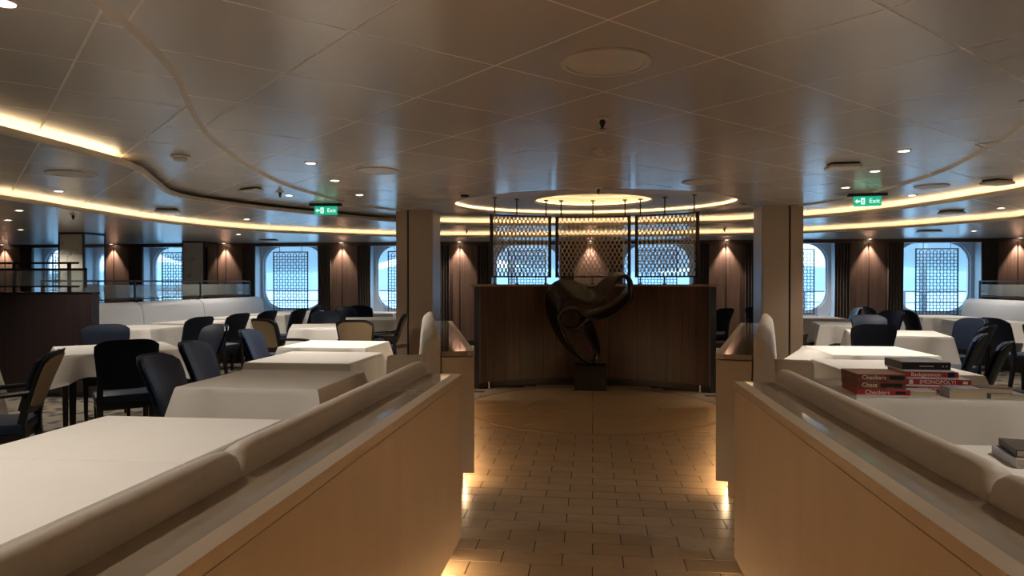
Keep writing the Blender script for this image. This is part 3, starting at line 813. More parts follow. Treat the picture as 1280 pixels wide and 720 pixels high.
def make_cloth(x, y, rz, w_, d_, drop, label, seed=0, flare=None, flat=()):
    """cloth with its skirt; flare: {side: (out, drop)} for a side thrown outward; flat: sides that hang straight against a neighbour"""
    rnd = random.Random(seed); n = 14; hw, hd = w_/2+0.004, d_/2+0.004; rad = 0.02
    base = []
    sides = [((-hw, -hd), (hw, -hd), (0, -1), 'front'), ((hw, -hd), (hw, hd), (1, 0), 'right'), ((hw, hd), (-hw, hd), (0, 1), 'back'), ((-hw, hd), (-hw, -hd), (-1, 0), 'left')]
    for (a, b, nn, sd) in sides:
        for i in range(n):
            f = i/n
            base.append((a[0]+(b[0]-a[0])*f, a[1]+(b[1]-a[1])*f, nn, f, sd))
    N = len(base); ph = [rnd.uniform(0, 6.28) for _ in range(4)]
    def ring(tt):
        out = []
        for i, (bx, by, nn, f, sd) in enumerate(base):
            k = i//n
            cdist = min(f, 1-f)*(w_ if k % 2 == 0 else d_)
            corner = math.exp(-(cdist/0.10)**2)
            # direction: blend at corners
            if f < 0.5: other = sides[k-1][2]
            else: other = sides[(k+1) % 4][2]
            bl = 0.5*math.exp(-(cdist/0.05)**2)
            dx, dy = nn[0]*(1-bl)+other[0]*bl, nn[1]*(1-bl)+other[1]*bl
            L = math.hypot(dx, dy); dx /= L; dy /= L
            wob = 0.5+0.5*math.sin(f*(9+k)+ph[k])
            fl = (0.018+0.085*corner+0.022*wob)*tt
            # fold next to a corner tucks inward
            fl -= 0.048*tt*math.exp(-((cdist-0.17)/0.06)**2)
            dz = drop*tt*(1+0.34*corner+0.03*math.sin(f*5+ph[k]))
            if flare and sd in flare:
                o_, q = flare[sd]; s = math.sin(PI*min(1, max(0, f*0.9+0.1))) if False else 1
                e = min(1, cdist/0.12+0.3)
                fl = (fl*(1-e)+e*o_*tt**0.8); dz = dz*(1-e)+e*(q*tt+0.02*math.sin(f*6.3*1.5))
            if sd in flat: fl = 0.002*tt; dz = min(dz, drop*tt)
            out.append((bx+dx*fl, by+dy*fl, TT-dz))
        return out
    loops = []
    loops.append([(bx*(1-0.006/hw), by*(1-0.006/hd), TT+0.0015) for bx, by, *_ in base])
    loops.append([(bx, by, TT-0.005) for bx, by, *_ in base])
    for tt in (0.12, 0.3, 0.5, 0.7, 0.86, 1.0): loops.append(ring(tt))
    mb = MB(); mb.loft(loops, True, False)
    mb.f.append(list(range(N)))
    o = mb.build('tablecloth', M_CLOTH, smooth=True, loc=(x, y, 0)); o.rotation_euler = (0, 0, rz)
    return tag(o, label, 'tablecloth', 'white tablecloths')
def table(x, y, rz, w_, d_, where, drop=0.26, seed=0, **k):
    make_table(x, y, R(rz), w_, d_, 'dark dining table under white cloth '+where, abs(rz) > 30)
    return make_cloth(x, y, R(rz), w_, d_, drop, 'white tablecloth on the table '+where, seed, **k)
# left, along the dividers
table(-1.79, 1.645, 0, 0.84, 1.10, 'nearest the camera on the left', 0.22, 1, flat=('back', 'right'))
table(-1.79, 2.575, 0, 0.84, 0.745, 'second on the left, pushed against the near one', 0.22, 2, flat=('front', 'right'))
table(-1.985, 4.20, 0, 0.86, 0.80, 'third on the left of the aisle', 0.27, 4)
table(-2.22, 5.44, 0, 0.82, 0.84, 'fourth on the left of the aisle', 0.27, 5)
table(-2.51, 6.60, 0, 0.84, 0.76, 'fifth on the left, just before the column', 0.26, 6)
table(-3.66, 9.28, 22, 0.95, 1.05, 'with tan backed armchairs left of the column', 0.26, 7)
table(-3.62, 11.25, 20, 0.90, 0.90, 'half hidden by the left column', 0.26, 8)
table(-4.25, 13.45, 0, 0.85, 0.85, 'at the window left of the column', 0.26, 9)
table(-4.38, 5.98, 43, 0.94, 0.98, 'set diagonally before the dark partition', 0.20, 10)
table(-4.88, 4.50, 43, 0.94, 0.94, 'cut by the left edge of the photo', 0.26, 11)
for k, y in enumerate((8.75, 10.05, 11.35, 12.65, 13.7)):
    table(-6.05, y, 0, 0.86, 0.9 if k < 4 else 0.8, ['nearest along the left wall banquette', 'second along the left wall banquette', 'third along the left wall banquette', 'fourth along the left wall banquette', 'last along the left wall banquette, by the window'][k], 0.30, 20+k)
# right
table(1.74, 2.33, 0, 0.84, 0.92, 'nearest on the right, with a book at its edge', 0.22, 30, flat=('left',))
table(1.80, 4.22, 0, 0.84, 0.76, 'carrying the board games', 0.27, 31)
table(2.13, 5.30, 0, 0.82, 0.88, 'right behind the board game table', 0.27, 32)
table(2.42, 6.52, 0, 0.84, 0.86, 'with its cloth flung toward the right divider bench', 0.28, 33, flare={'left': (0.30, 0.16)})
table(3.60, 8.82, -14, 1.0, 1.0, 'behind a lone navy chair right of the column', 0.27, 34)
table(3.72, 10.65, -10, 0.9, 0.9, 'partly behind the right column', 0.26, 35)
table(3.75, 12.5, 0, 0.85, 0.9, 'at the window right of the column', 0.26, 36)
for k, y in enumerate((9.3, 11.6, 13.2)):
    table(6.10, y, 0, 0.88, 0.95, ['nearest along the right wall banquette', 'middle along the right wall banquette', 'last along the right wall banquette, by the window'][k], 0.30, 40+k)

# wall banquettes at both sides
for sx, nm in ((-1, 'left'), (1, 'right')):
    A = Vector((sx*6.98, 8.3)); B = Vector((sx*6.98, 13.9)); d = Vector((0, 1)); n = Vector((-sx, 0))
    sp = [(0, 1.62), (1.63, 3.3), (3.31, 5.55)] if sx < 0 else [(1.0, 3.3), (3.31, 5.55)]
    t = banquette(sx, A, B, d, n, 0.0, 'long pale leather banquette along the %s side toward the windows' % nm, sp, 1.07, mt=M_WHITELEATHER, thick=0.14)
    g = thing('glass_rail', 'frosted glass rail standing behind the %s wall banquette' % nm, 'glass rail', (sx*7.12, 8.3 if sx < 0 else 9.3, 0))
    Lr = 5.5 if sx < 0 else 4.5
    for zz in (1.36, 1.405): pass
    MB().box(-0.012, 0.012, 0, Lr, 1.375, 1.40).build('top_rail', M_DARKMETAL, g)
    MB().box(-0.012, 0.012, 0, Lr, 1.10, 1.12).build('bottom_rail', M_DARKMETAL, g)
    for k in range(4): MB().box(-0.014, 0.014, Lr*k/3-0.014, Lr*k/3+0.014, 0, 1.40).build('post', M_DARKMETAL, g)
    for k in range(3): MB().box(-0.005, 0.005, Lr*k/3+0.03, Lr*(k+1)/3-0.03, 1.13, 1.33).build('glass_pane', M_RAILGLASS, g)

# dark partition at the left with its rail
p = thing('wood_partition', 'dark wooden partition wall at the left behind the diagonal table', 'partition', (-7.6, 7.66, 0))
for k in range(5):
    x0 = -1.72+3.44*k/5
    MB().box(x0+0.001, x0+3.44/5-0.001, -0.06, -0.04, 0.06, 1.235).build('panel', M_PARTWOOD, p)
MB().box(-1.72, 1.72, -0.039, 0.06, 0, 1.235).build('body', M_PARTWOOD, p)
MB().box(-1.73, 1.73, -0.065, 0.065, 1.235, 1.255).build('cap', M_BLACKWOOD, p)
g = thing('glass_rail', 'framed frosted glass rail on top of the dark partition', 'glass rail', (-7.6, 7.66, 1.255))
xr = 1.50
MB().box(-1.72, xr+0.0, -0.012, 0.012, 0.335, 0.36).build('top_rail', M_DARKMETAL, g)
MB().box(-1.72, xr, -0.015, 0.015, 0.055, 0.075).build('bottom_rail', M_DARKMETAL, g)
MB().box(-1.72, xr+0.1, -0.015, 0.015, 0.255, 0.285).build('middle_rail', M_DARKMETAL, g)
MB().box(xr+0.08, xr+0.1, -0.015, 0.015, 0.055, 0.285).build('end_rail', M_DARKMETAL, g)
for k in range(5): MB().box(-1.5+0.72*k-0.02, -1.5+0.72*k+0.02, -0.01, 0.01, 0.0, 0.335).build('post', M_DARKMETAL, g)
MB().box(-1.72, xr+0.08, -0.024, -0.016, 0.075, 0.255).build('glass_pane', M_RAILGLASS, g)
so = thing('wall_socket', 'small white wall socket low on the dark partition', 'socket', (-6.10, 7.60, 0.28))
MB().box(-0.04, 0.04, -0.008, 0, -0.04, 0.04).build('plate', M_WHITEPL, so, bevel=0.003)
MB().lathe([(0.0185, 0), (0.018, 0.002)], 12).build('insert', M_GROOVE, so).rotation_euler = (PI/2, 0, 0)
so.children[1].location = (0, -0.008, 0)

# patterned pillars at the left
def pillar(x0, x1, y0, y1, label):
    t = thing('pillar', label, 'pillar', ((x0+x1)/2, (y0+y1)/2, 0)); hx, hy = (x1-x0)/2, (y1-y0)/2
    MB().box(-hx+0.02, hx-0.02, -hy+0.02, hy-0.02, 0, H3).build('core', M_GROOVE, t)
    for z0, z1 in ((0.0, 1.20), (1.205, 1.86), (1.865, H3-0.03)):
        MB().box(-hx+0.02, hx-0.02, -hy+0.005, -hy+0.02, z0, z1).build('marble_panel', M_MARBLE, t)
    for s in (-1, 1): MB().box(s*(hx-0.02), s*(hx-0.005), -hy+0.02, hy-0.02, 0, H3-0.03).build('mirror_panel', M_MIRROR, t)
    for s in (-1, 1):
        for q in (-1, 1): MB().box(s*(hx-0.01)-0.012, s*(hx-0.01)+0.012, q*(hy-0.01)-0.012, q*(hy-0.01)+0.012, 0, H3).build('corner_trim', M_DARKMETAL, t)
    MB().box(-hx, hx, -hy, hy, H3-0.03, H3).build('top_trim', M_DARKMETAL, t)
    return t
pillar(-9.30, -8.82, 11.2, 11.75, 'marble faced pillar with mirrored side, nearer one above the dark partition')
pillar(-8.74, -8.24, 14.0, 14.55, 'marble faced pillar with mirrored side, farther one near the windows')

# ================================================================== CHAIRS
def chair(kind):
    e = empty('dining_chair' if kind == 'side' else 'armchair')
    MB().box(-0.215, 0.215, -0.215, 0.235, 0.415, 0.485).build('seat', M_NAVY, e, bevel=0.022, smooth=True)
    MB().box(-0.198, 0.198, -0.20, 0.215, 0.365, 0.414).build('seat_frame', M_BLACKWOOD, e)
    for s in (-1, 1):
        x, y = s*0.18, 0.195
        MB().hexa([(x-0.014, y-0.014, 0), (x+0.014, y-0.014, 0), (x+0.014, y+0.014, 0), (x-0.014, y+0.014, 0)], [(x-0.022, y-0.022, 0.414), (x+0.022, y-0.022, 0.414), (x+0.022, y+0.022, 0.414), (x-0.022, y+0.022, 0.414)]).build('leg', M_BLACKWOOD, e)
        y0, y1, y2 = -0.27, -0.205, -0.235
        MB().loft([[(x-q, y-q, z), (x+q, y-q, z), (x+q, y+q, z), (x-q, y+q, z)] for y, z, q in ((y0, 0, 0.015), (y1, 0.40, 0.023), (y1, 0.48, 0.022), (y2, 0.64, 0.018))]).build('leg', M_BLACKWOOD, e)
    def back(y_off, thick, grow, z0, z1):
        nu, nv = 12, 9
        def pt(u, v, side):
            hw = 0.188+0.040*v**1.2+grow
            z = z0-grow+v*(z1-z0+2*grow)
            edge = abs(u)**5
            z -= 0.05*edge*max(0, v-0.6)/0.4
            z += 0.02*edge*max(0, 0.3-v)/0.3
            x = u*hw*(1-0.05*max(0, v-0.75)/0.25)
            vv = (z-0.575)/0.35; y = -0.225-0.105*vv-0.03*vv*vv+0.045*(x/0.228)**2+y_off
            fall = 0.35+0.65*(1-max(abs(u), abs(2*v-1))**6)
            return (x, y-side*thick*fall/2, z)
        m = MB()
        for side in (1, -1):
            vs = [pt(-1+2*i/nu, j/nv, side) for j in range(nv+1) for i in range(nu+1)]
            m.add(vs, [(j*(nu+1)+i, j*(nu+1)+i+1, (j+1)*(nu+1)+i+1, (j+1)*(nu+1)+i) for j in range(nv) for i in range(nu)])
        K = (nu+1)*(nv+1)
        rim = [i for i in range(nu+1)]+[j*(nu+1)+nu for j in range(1, nv+1)]+[nv*(nu+1)+i for i in range(nu-1, -1, -1)]+[j*(nu+1) for j in range(nv-1, 0, -1)]
        m.f += [(rim[i], rim[(i+1) % len(rim)], rim[(i+1) % len(rim)]+K, rim[i]+K) for i in range(len(rim))]
        return m
    back(0.0, 0.045, 0.0, 0.545, 0.925).build('backrest', M_NAVY, e, smooth=True)
    back(-0.030, 0.028, 0.008, 0.54, 0.925).build('back_shell', M_NAVYDARK if kind == 'side' else M_BLACKWOOD, e, smooth=True)
    if kind == 'arm':
        back(-0.045, 0.012, -0.014, 0.56, 0.915).build('back_panel', M_TANBACK, e, smooth=True)
        for s in (-1, 1):
            pth = catmull([(s*0.205, -0.25, 0.68), (s*0.245, -0.10, 0.67), (s*0.255, 0.06, 0.655), (s*0.248, 0.165, 0.63), (s*0.225, 0.20, 0.56), (s*0.20, 0.20, 0.42)], 5)
            MB().tube(pth, 0.017, 8).build('arm', M_BLACKWOOD, e, smooth=True)
    return e
ch_side = chair('side'); ch_arm = chair('arm')
used = {'side': False, 'arm': False}
def put(kind, bx, by, dx, dy, label, pull=0.31):
    """bx,by: where the top of the back stands; (dx,dy) the way the chair faces"""
    L = math.hypot(dx, dy); dx /= L; dy /= L
    x, y = bx+dx*pull, by+dy*pull; rz = math.atan2(-dx, dy)
    src = ch_side if kind == 'side' else ch_arm
    if not used[kind]: o = src; used[kind] = True; o.location = (x, y, 0); o.rotation_euler = (0, 0, rz)
    else: o = dup(src, (x, y, 0), rz)
    nm = 'navy leather dining chair' if kind == 'side' else 'beige backed armchair with black arms'
    return tag(o, nm+' '+label, 'chair', 'dining chairs')
put('side', -3.62, 5.06, -0.65, 0.76, 'seen from behind, at the diagonal table before the partition')
put('arm', -3.58, 4.22, -0.85, -0.45, 'at the table cut by the left edge')
put('side', -5.05, 6.72, 0.62, -0.78, 'on the partition side of the diagonal table')
put('side', -3.92, 6.85, -0.5, -0.86, 'on the window side of the diagonal table')
put('side', -2.66, 4.02, 1, 0.12, 'facing the third left table, nearest to the camera')
put('side', -2.98, 4.95, 1, 0.10, 'facing the fourth left table of the aisle row')
put('side', -3.18, 6.2, 1, 0.1, 'facing the fifth left table of the aisle row')
put('arm', -3.98, 8.08, 0.45, 0.9, 'turned aside, left of the one by the column')
put('arm', -2.80, 7.98, -0.12, 1, 'seen from behind left of the column')
put('side', -5.02, 8.42, -1, 0.25, 'at the nearest wall banquette table on the left')
put('side', -5.02, 9.40, -1, 0.2, 'at the second wall banquette table on the left')
put('side', -5.02, 10.30, -1, 0.15, 'between the second and third left banquette tables')
put('side', -4.90, 11.2, -1, 0.1, 'at the third wall banquette table on the left')
put('side', -5.10, 12.4, -1, -0.1, 'at the fourth wall banquette table, before the lattice window')
put('side', -4.02, 10.15, 0.40, -0.92, 'on the far side of the table left of the column')
put('arm', -2.66, 9.52, -0.95, -0.25, 'partly hidden against the left column')
put('side', -4.40, 12.05, 0.8, -0.5, 'left of the table half hidden by the left column')
put('side', -4.35, 12.75, 0.15, 1, 'in front of the window table left of the column')
put('side', -2.72, 11.9, -0.8, -0.5, 'just right of the left column, near the window')
# right
put('side', 2.97, 7.80, 0.12, 1, 'seen from behind, alone before the table right of the column')
put('side', 4.55, 12.7, -1, 0.1, 'at the window table right of the column')
put('side', 4.62, 11.45, -0.85, -0.45, 'behind the table partly hidden by the right column')
put('side', 3.68, 9.82, -0.05, -1, 'on the far side of the table, facing the lone chair')
put('side', 4.62, 9.15, -0.9, -0.3, 'at the right of the table facing the lone chair')
put('side', 4.98, 11.7, 1, 0.1, 'at the middle table of the right wall banquette')
put('side', 4.95, 13.2, 1, 0.0, 'at the last table of the right wall banquette')
put('side', 4.98, 9.3, 1, 0.15, 'at the nearest table of the right wall banquette')
put('side', 4.02, 7.68, -0.75, 0.65, 'set in the gangway right of the board game tables')
put('side', 3.04, 5.62, -0.85, 0.5, 'facing the table behind the board games')
put('side', 3.30, 6.45, -0.85, 0.45, 'facing the table with the flung cloth')
put('arm', 5.0, 8.35, 0.75, 0.65, 'at the right edge of the photo')
put('arm', 2.86, 4.22, -1, -0.1, 'right of the board game table')
put('side', 2.2, 12.1, -0.6, 0.8, 'seen right of the curved counter, by the windows')
put('side', 2.85, 12.6, 0.7, 0.7, 'behind the left edge of the right column, by the window')

# ================================================================== BOARD GAMES
def text_mesh(txt, size, m, parent, loc, rot, name='lettering', ext=0.0004):
    cu = bpy.data.curves.new('lettering', 'FONT'); cu.body = txt; cu.size = size; cu.extrude = ext; cu.align_x = 'CENTER'; cu.align_y = 'CENTER'; cu.resolution_u = 3
    tmp = bpy.data.objects.new('tmp', cu); COL.objects.link(tmp)
    bpy.context.view_layer.update()
    dg = bpy.context.evaluated_depsgraph_get()
    me = bpy.data.meshes.new_from_object(tmp.evaluated_get(dg)); me.name = name
    COL.objects.unlink(tmp); bpy.data.objects.remove(tmp); bpy.data.curves.remove(cu)
    me.materials.clear(); me.materials.append(m)
    o = bpy.data.objects.new(name, me); COL.objects.link(o); o.parent = parent; o.location = loc; o.rotation_euler = rot
    return o
M_RED = mat('red_box_card', (0.36, 0.025, 0.022), 0.4)
M_DRED = mat('dark_red_card', (0.17, 0.016, 0.016), 0.4, kind='noise', ns=14, col2=(0.22, 0.09, 0.05), range=(0.4, 0.6))
M_BLK = mat('black_card', (0.012, 0.012, 0.014), 0.35)
M_WCARD = mat('white_card', (0.72, 0.72, 0.74), 0.4)
M_INK = mat('pale_ink', (0.85, 0.78, 0.70), 0.5)
M_PAGES = mat('paper_pages', (0.55, 0.45, 0.30), 0.8, kind='noise', ns=5, scale=(1, 1, 60), col2=(0.42, 0.33, 0.21))
M_ART = mat('printed_art', (0.35, 0.42, 0.55), 0.4, kind='noise', ns=22, col2=(0.62, 0.55, 0.58), range=(0.4, 0.6))
M_REDART = mat('printed_red_art', (0.40, 0.08, 0.05), 0.35, kind='noise', ns=25, col2=(0.20, 0.10, 0.06), range=(0.42, 0.58))
M_BROWN = mat('brown_cover', (0.22, 0.14, 0.09), 0.4, kind='noise', ns=20, col2=(0.12, 0.07, 0.05))
def game(x, y, z, w_, d_, h, rz, label, front, top, words=None, size=0.02, sidem=None, blocks=(), wx=0.0):
    t = thing('board_game_box', label, 'board game', (x, y, z), R(rz), 'stacked board games')
    MB().box(-w_/2, w_/2, -d_/2, d_/2, 0, h*0.94).build('box', sidem or front, t, bevel=0.0015)
    MB().box(-w_/2-0.001, w_/2+0.001, -d_/2-0.001, d_/2+0.001, h*0.18, h-0.0008).build('lid', front, t, bevel=0.0015)
    MB().box(-w_/2+0.001, w_/2-0.001, -d_/2+0.001, d_/2-0.001, h-0.0008, h).build('cover_art', top, t)
    if words: text_mesh(words, size, M_INK, t, (wx, -d_/2-0.0016, h*0.57), (PI/2, 0, 0))
    for bx, bw, bh, m in blocks: MB().box(bx-bw/2, bx+bw/2, -d_/2-0.0018, -d_/2-0.001, h*0.57-bh/2, h*0.57+bh/2).build('printed_badge', m, t)
    return t
Z0 = TT+0.0035
gx, gy = 1.53, 4.02
game(gx+0.015, gy+0.015, Z0, 0.265, 0.26, 0.036, -3, 'red checkers box at the bottom of the left game stack', M_RED, M_ART, 'Checkers', 0.032, M_WCARD, ((0.085, 0.05, 0.014, M_BLK),), -0.03)
game(gx, gy+0.01, Z0+0.0365, 0.245, 0.25, 0.040, -1, 'dark red chess box in the middle of the left game stack', M_DRED, M_DRED, 'Chess', 0.032, None, ((0.05, 0.11, 0.02, M_BLK),), -0.06)
game(gx, gy+0.01, Z0+0.077, 0.245, 0.25, 0.040, 0, 'dark red checkers box on top of the left game stack', M_DRED, M_REDART, 'Checkers', 0.032, None, ((0.075, 0.075, 0.02, M_BLK),), -0.04)
hx, hy = 1.875, 4.20
game(hx-0.01, hy-0.01, Z0, 0.33, 0.26, 0.034, -4, 'red board game box at the bottom of the taller right stack', M_RED, M_WCARD, '|MONOPOLY|', 0.024, M_WCARD, ((-0.135, 0.02, 0.022, M_BLK),))
game(hx+0.02, hy, Z0+0.0345, 0.335, 0.26, 0.040, -4, 'red board game box with boxed white title, second in the right stack', M_RED, M_WCARD, '|MONOPOLY|', 0.030, M_WCARD, ((-0.135, 0.02, 0.024, M_WCARD), (0.138, 0.024, 0.014, M_WCARD)))
game(hx-0.005, hy+0.02, Z0+0.075, 0.275, 0.25, 0.036, -2, 'red backgammon box third in the right stack', M_RED, M_ART, 'Backgammon', 0.029, M_ART, ((0.10, 0.035, 0.026, M_BLK),), -0.03)
game(hx-0.03, hy+0.03, Z0+0.1115, 0.25, 0.25, 0.052, -1, 'black game box with white lid on top of the right stack', M_BLK, M_WCARD, 'Rummikub' if False else None, 0.015, M_WCARD, ((0.0, 0.075, 0.004, M_INK), (0.085, 0.008, 0.006, M_INK), (0.105, 0.008, 0.006, M_INK)))
def book(x, y, z, w_, d_, h, rz, label, cover, name='book'):
    t = thing(name, label, 'book', (x, y, z), R(rz), 'books on the right tables')
    MB().box(-w_/2+0.004, w_/2-0.003, -d_/2+0.003, d_/2-0.003, 0.003, h-0.003).build('pages', M_PAGES, t)
    MB().box(-w_/2, w_/2, -d_/2, d_/2, 0, 0.003).build('back_cover', cover, t)
    MB().box(-w_/2, w_/2, -d_/2, d_/2, h-0.003, h).build('front_cover', cover, t)
    MB().box(-w_/2, -w_/2+0.003, -d_/2, d_/2, 0.003, h-0.003).build('spine', cover, t)
    return t
book(1.735, 3.985, Z0, 0.17, 0.11, 0.028, -4, 'white paperback lying between the two game stacks', M_WCARD)
book(1.955, 3.945, Z0, 0.18, 0.13, 0.052, -3, 'thick book with grey cover right of the white paperback', M_ART)
book(2.145, 3.935, Z0, 0.17, 0.13, 0.026, -3, 'brown paged book at the right end of the game table, lower one', M_ART)
book(2.10, 3.955, Z0+0.0265, 0.155, 0.12, 0.030, -6, 'brown covered book on top at the right end of the game table', M_BROWN)
book(1.475, 2.54, Z0, 0.16, 0.20, 0.03, -8, 'lower book on the nearest right table', M_ART)
book(1.485, 2.545, Z0+0.0305, 0.15, 0.19, 0.025, -14, 'upper book on the nearest right table', M_BLK)

# ================================================================== CEILING FIXTURES
def spot(x, y, z, W, size, blend=0.6, rad=0.03, col=SPOTC, parent=None, tilt=None):
    l = bpy.data.lights.new('downlight_beam', 'SPOT'); l.energy = W; l.spot_size = R(size); l.spot_blend = blend; l.shadow_soft_size = rad; l.color = col
    o = bpy.data.objects.new('downlight_beam', l); COL.objects.link(o); o.location = (x, y, z)
    if parent: o.parent = parent; o.location = (0, 0, z)
    return o
def downlight_proto():
    e = empty('downlight')
    MB().lathe([(0.058, 0.0), (0.058, -0.004), (0.042, -0.006), (0.040, -0.001)], 20).build('trim_ring', M_WHITEPL, e, smooth=True)
    MB().lathe([(0.040, -0.002), (0.03, -0.0035), (0.005, -0.004)], 20).build('lens', M_LENS, e, smooth=True)
    return e
dl0 = downlight_proto(); dl_used = False
def downlight(x, y, z, label, W=W_DOWN*0.6, size=125):
    global dl_used
    if not dl_used: o = dl0; o.location = (x, y, z); dl_used = True
    else:
        o = dl0.copy(); COL.objects.link(o); o.location = (x, y, z)
        for ch in dl0.children:
            if ch.type != 'MESH': continue
            c = ch.copy(); COL.objects.link(c); c.parent = o
    tag(o, label, 'downlight', 'ceiling downlights')
    spot(0, 0, -0.02, W, size, parent=o)
near = ['nearest', 'middle', 'farthest']
for sx, nm in ((-1, 'left'), (1, 'right')):
    for k, (x, y) in enumerate(((2.48, 5.92), (2.66, 6.97), (2.80, 8.15))):
        downlight(sx*x, y, H0, 'recessed downlight in the central ceiling, %s of three on the %s' % (near[k], nm), W_DOWN*0.68, 85)
    for k, (x, y) in enumerate(((2.16, 2.34), (2.2, 0.5), (2.2, -1.6))):  # last two on each side are unseen lamps, added as ambient fill
        downlight(sx*x, y, H1, 'recessed downlight over the near %s tables, %s' % (nm, ['in the top left corner' if sx < 0 else 'just out of frame', 'added fill beside the camera', 'added fill behind the camera'][k]), W_DOWN*(0.48 if sx < 0 else 0.42))
downlight(-3.6, 7.95, H1, 'small recessed downlight just left of the left exit sign')
downlight(3.78, 8.8, H1, 'small recessed downlight just right of the right exit sign')
downlight(-5.53, 6.67, H2, 'recessed downlight between the two coves on the left')
downlight(-5.2, 10.0, H2, 'recessed downlight between the coves above the left wall tables')
downlight(5.2, 9.6, H2, 'recessed downlight between the coves above the right wall tables')
downlight(5.3, 6.5, H2, 'recessed downlight between the coves at the right edge')
downlight(-5.2, 4.0, H2, 'recessed downlight between the coves past the left edge')
downlight(5.2, 3.6, H2, 'recessed downlight between the coves past the right edge')
for k, (x, y) in enumerate(((-6.88, 7.67), (-8.11, 8.85), (-9.4, 10.5), (-6.4, 12.0), (6.4, 12.6), (7.2, 9.5), (-3.6, 14.0), (3.9, 14.0))):
    downlight(x, y, H3, 'recessed downlight in the outer ceiling '+['above the dark partition', 'left of the partition rail', 'before the nearer marble pillar', 'above the left wall banquette', 'above the right wall banquette end', 'above the right wall banquette', 'at the window left of the column', 'at the window right of the column'][k], W_DOWN*0.5, 140)
# wall washers
for k, x in enumerate(LIGHTS):
    e = dl0.copy(); COL.objects.link(e); e.location = (x, WY-0.11, H3)
    for ch in dl0.children:
        if ch.type == 'MESH': c = ch.copy(); COL.objects.link(c); c.parent = e
    tag(e, 'wall washing downlight on the wood panels '+['at the extreme left edge', 'between the two left windows', 'between the two marble pillars and the banquette', 'right of the left lattice window', 'right of the left column', 'behind the middle metal screen', 'left of the right column', 'left of the rightmost window', 'right of the rightmost window', 'past the right edge'][k], 'downlight', 'wall washers')
    spot(0, 0, -0.015, W_WALL, 68, 0.6, 0.012, parent=e)

def disc_thing(name, label, cat, x, y, z, r, h=0.012, m=None):
    t = thing(name, label, cat, (x, y, z))
    MB().lathe([(r, 0.0), (r, -h*0.6), (r*0.94, -h), (r*0.86, -h*0.9), (r*0.86, -h*0.5)], 40).build('rim', m or M_WHITEPL, t, smooth=True)
    MB().lathe([(r*0.85, -h*0.45), (r*0.85, -h*0.75), (r*0.1, -h*0.8)], 40).build('grille', m or M_WHITEPL, t, smooth=True)
    return t
disc_thing('ceiling_speaker', 'large round ceiling speaker grille, nearest the camera', 'speaker', 0.06, 3.37, H0, 0.215)
for sx, nm in ((-1, 'left'), (1, 'right')):
    disc_thing('ceiling_speaker', 'round ceiling speaker grille on the %s of the central ceiling' % nm, 'speaker', sx*2.02 if sx < 0 else 1.13, 6.4 if sx < 0 else 7.5, H0, 0.20)
disc_thing('ceiling_speaker', 'round ceiling speaker grille just before the left column', 'speaker', -1.96, 8.38, H0, 0.20)
disc_thing('ceiling_speaker', 'round ceiling speaker grille right of the right exit sign', 'speaker', 3.62, 7.97, H1, 0.17)
disc_thing('ceiling_speaker', 'round ceiling speaker grille between the left coves', 'speaker', -4.52, 5.6, H2, 0.20)
def sprinkler(x, y, z, label):
    t = thing('sprinkler', label, 'sprinkler', (x, y, z))
    MB().lathe([(0.045, 0.0), (0.045, -0.006), (0.03, -0.012)], 20).build('escutcheon', M_WHITEPL, t, smooth=True)
    MB().lathe([(0.016, -0.01), (0.02, -0.03), (0.012, -0.05), (0.006, -0.065)], 12).build('nozzle', M_DARKMETAL, t, smooth=True)
    MB().lathe([(0.018, -0.066), (0.018, -0.069)], 12).build('deflector', M_DARKMETAL, t)
sprinkler(0.06, 4.52, H0, 'ceiling sprinkler nearest the camera on the centre line')
sprinkler(0.06, 7.88, H0, 'ceiling sprinkler just before the oval recess')
sprinkler(-3.55, 7.6, H1, 'ceiling sprinkler just left of the left exit sign')
sprinkler(-6.6, 8.2, H3, 'ceiling sprinkler in the outer ceiling at the left')
sprinkler(-0.0-2.3, 12.6, H2, 'ceiling sprinkler far back left of the screens')
sprinkler(2.3, 12.6, H2, 'ceiling sprinkler far back right of the screens')
def detector(x, y, z, label, dark=False):
    t = thing('smoke_detector', label, 'smoke detector', (x, y, z))
    MB().lathe([(0.075, 0.0), (0.075, -0.012), (0.066, -0.016)], 24).build('base', M_WHITEPL, t, smooth=True)
    MB().lathe([(0.05, -0.016), (0.05, -0.034), (0.035, -0.045), (0.01, -0.047)], 24).build('head', M_BLK if dark else M_WHITEPL, t, smooth=True)
detector(0.06, 5.6, H0, 'white smoke detector on the centre line of the ceiling')
detector(-1.52, 8.2, H0, 'dark faced round camera dome left of the oval recess', True)
detector(-3.35, 5.35, H1, 'white smoke detector under the left inner ceiling ring')
detector(2.02, 9.6, H0, 'white smoke detector right of the oval recess')
def hatch(x, y, z, rz, label, w_=0.27, d_=0.20, h=0.045, m=None):
    t = thing('access_point', label, 'access point', (x, y, z), R(rz))
    MB().box(-w_/2+0.02, w_/2-0.02, -d_/2+0.02, d_/2-0.02, -0.015, 0).build('mount', M_GROOVE, t)
    MB().box(-w_/2, w_/2, -d_/2, d_/2, -h, -0.0151).build('cover', m or M_WHITEPL, t, bevel=0.015, smooth=True)
hatch(2.21, 6.5, H0, 0, 'white wireless box on the central ceiling at the right')
hatch(4.08, 7.6, H1, 30, 'white wireless box under the right ceiling ring')
hatch(-3.75, 7.3, H1, -25, 'flat pale box under the left ceiling ring', 0.3, 0.12, 0.03)
hatch(-5.50, 8.5, H2, 20, 'dark flat box between the coves at the left', 0.28, 0.2, 0.04)
hatch(4.75, 9.9, H2, 20, 'dark flat box between the coves at the right', 0.28, 0.2, 0.04)
hatch(5.6, 12.4, H3, 0, 'flat white box in the outer ceiling before the right window', 0.36, 0.18, 0.03)
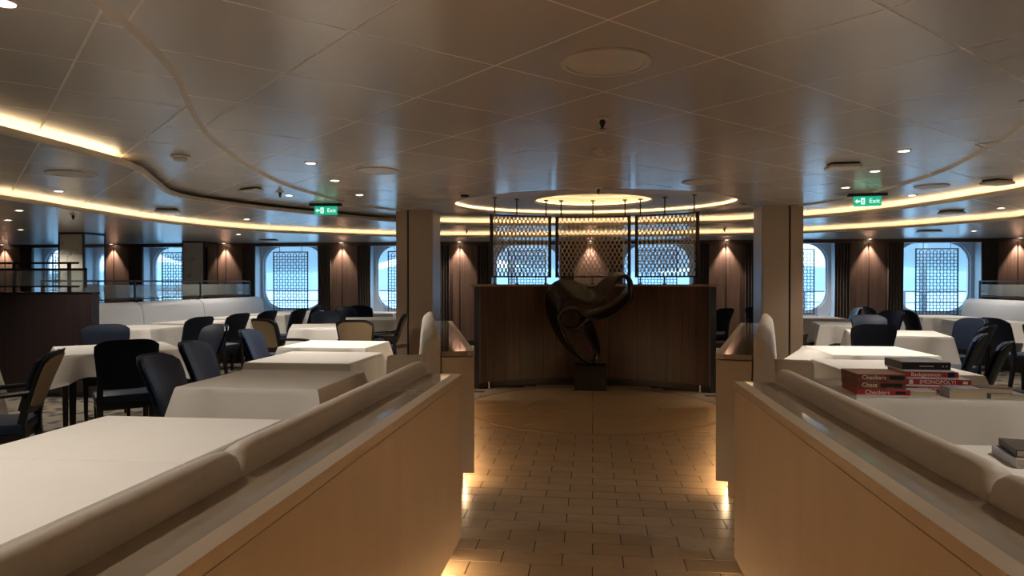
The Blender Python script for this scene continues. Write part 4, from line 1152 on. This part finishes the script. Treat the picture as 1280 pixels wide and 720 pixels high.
hatch(-6.6, 13.6, H3, 0, 'flat white box in the outer ceiling before the left lattice window', 0.36, 0.18, 0.03)
def exit_sign(x, y, z, rz, label):
    t = thing('exit_sign', label, 'exit sign', (x, y, z), R(rz))
    MB().box(-0.21, 0.21, -0.035, 0.035, -0.035, 0).build('housing', M_DARKMETAL, t, bevel=0.004)
    p = MB().box(-0.15, 0.15, -0.004, 0.004, -0.150, -0.035).build('plate', M_EXIT, t)
    zc_ = -0.092; y_ = -0.0055
    def flat(poly, name): MB().add([(a, y_, b+zc_) for a, b in poly]+[(a, y_+0.0014, b+zc_) for a, b in poly], [list(range(len(poly))), list(range(len(poly), 2*len(poly)))[::-1]]+[(i, (i+1) % len(poly), len(poly)+(i+1) % len(poly), len(poly)+i) for i in range(len(poly))]).build(name, M_EXITW, p)
    flat([(-0.135, 0), (-0.108, 0.027), (-0.108, 0.009), (-0.078, 0.009), (-0.078, -0.009), (-0.108, -0.009), (-0.108, -0.027)], 'arrow')
    flat([(-0.070, -0.036), (-0.028, -0.036), (-0.028, 0.038), (-0.070, 0.038)], 'door_symbol')
    y_ = -0.007
    def dark(poly):
        MB().add([(a, y_, b+zc_) for a, b in poly]+[(a, y_+0.001, b+zc_) for a, b in poly], [list(range(len(poly))), list(range(len(poly), 2*len(poly)))[::-1]]).build('running_figure', M_EXIT, p)
    dark([(-0.048+0.006*math.cos(2*PI*k/8), 0.024+0.006*math.sin(2*PI*k/8)) for k in range(8)])
    dark([(-0.056, 0.014), (-0.044, 0.016), (-0.036, 0.004), (-0.042, 0.002), (-0.046, 0.008), (-0.046, -0.006), (-0.036, -0.014), (-0.038, -0.028), (-0.044, -0.028), (-0.043, -0.017), (-0.052, -0.010), (-0.058, -0.022), (-0.066, -0.022), (-0.066, -0.017), (-0.060, -0.016), (-0.054, 0.0), (-0.055, 0.006), (-0.062, 0.0), (-0.065, 0.004)])
    text_mesh('Exit', 0.075, M_EXITW, p, (0.075, -0.0055, zc_), (PI/2, 0, 0))
exit_sign(-3.50, 8.85, H1, 8, 'green exit sign with left arrow, hung left of the left column')
exit_sign(3.18, 8.55, H1, -6, 'green exit sign with left arrow, hung right of the right column')
print('tiles', ntile, 'objects', len(bpy.data.objects))
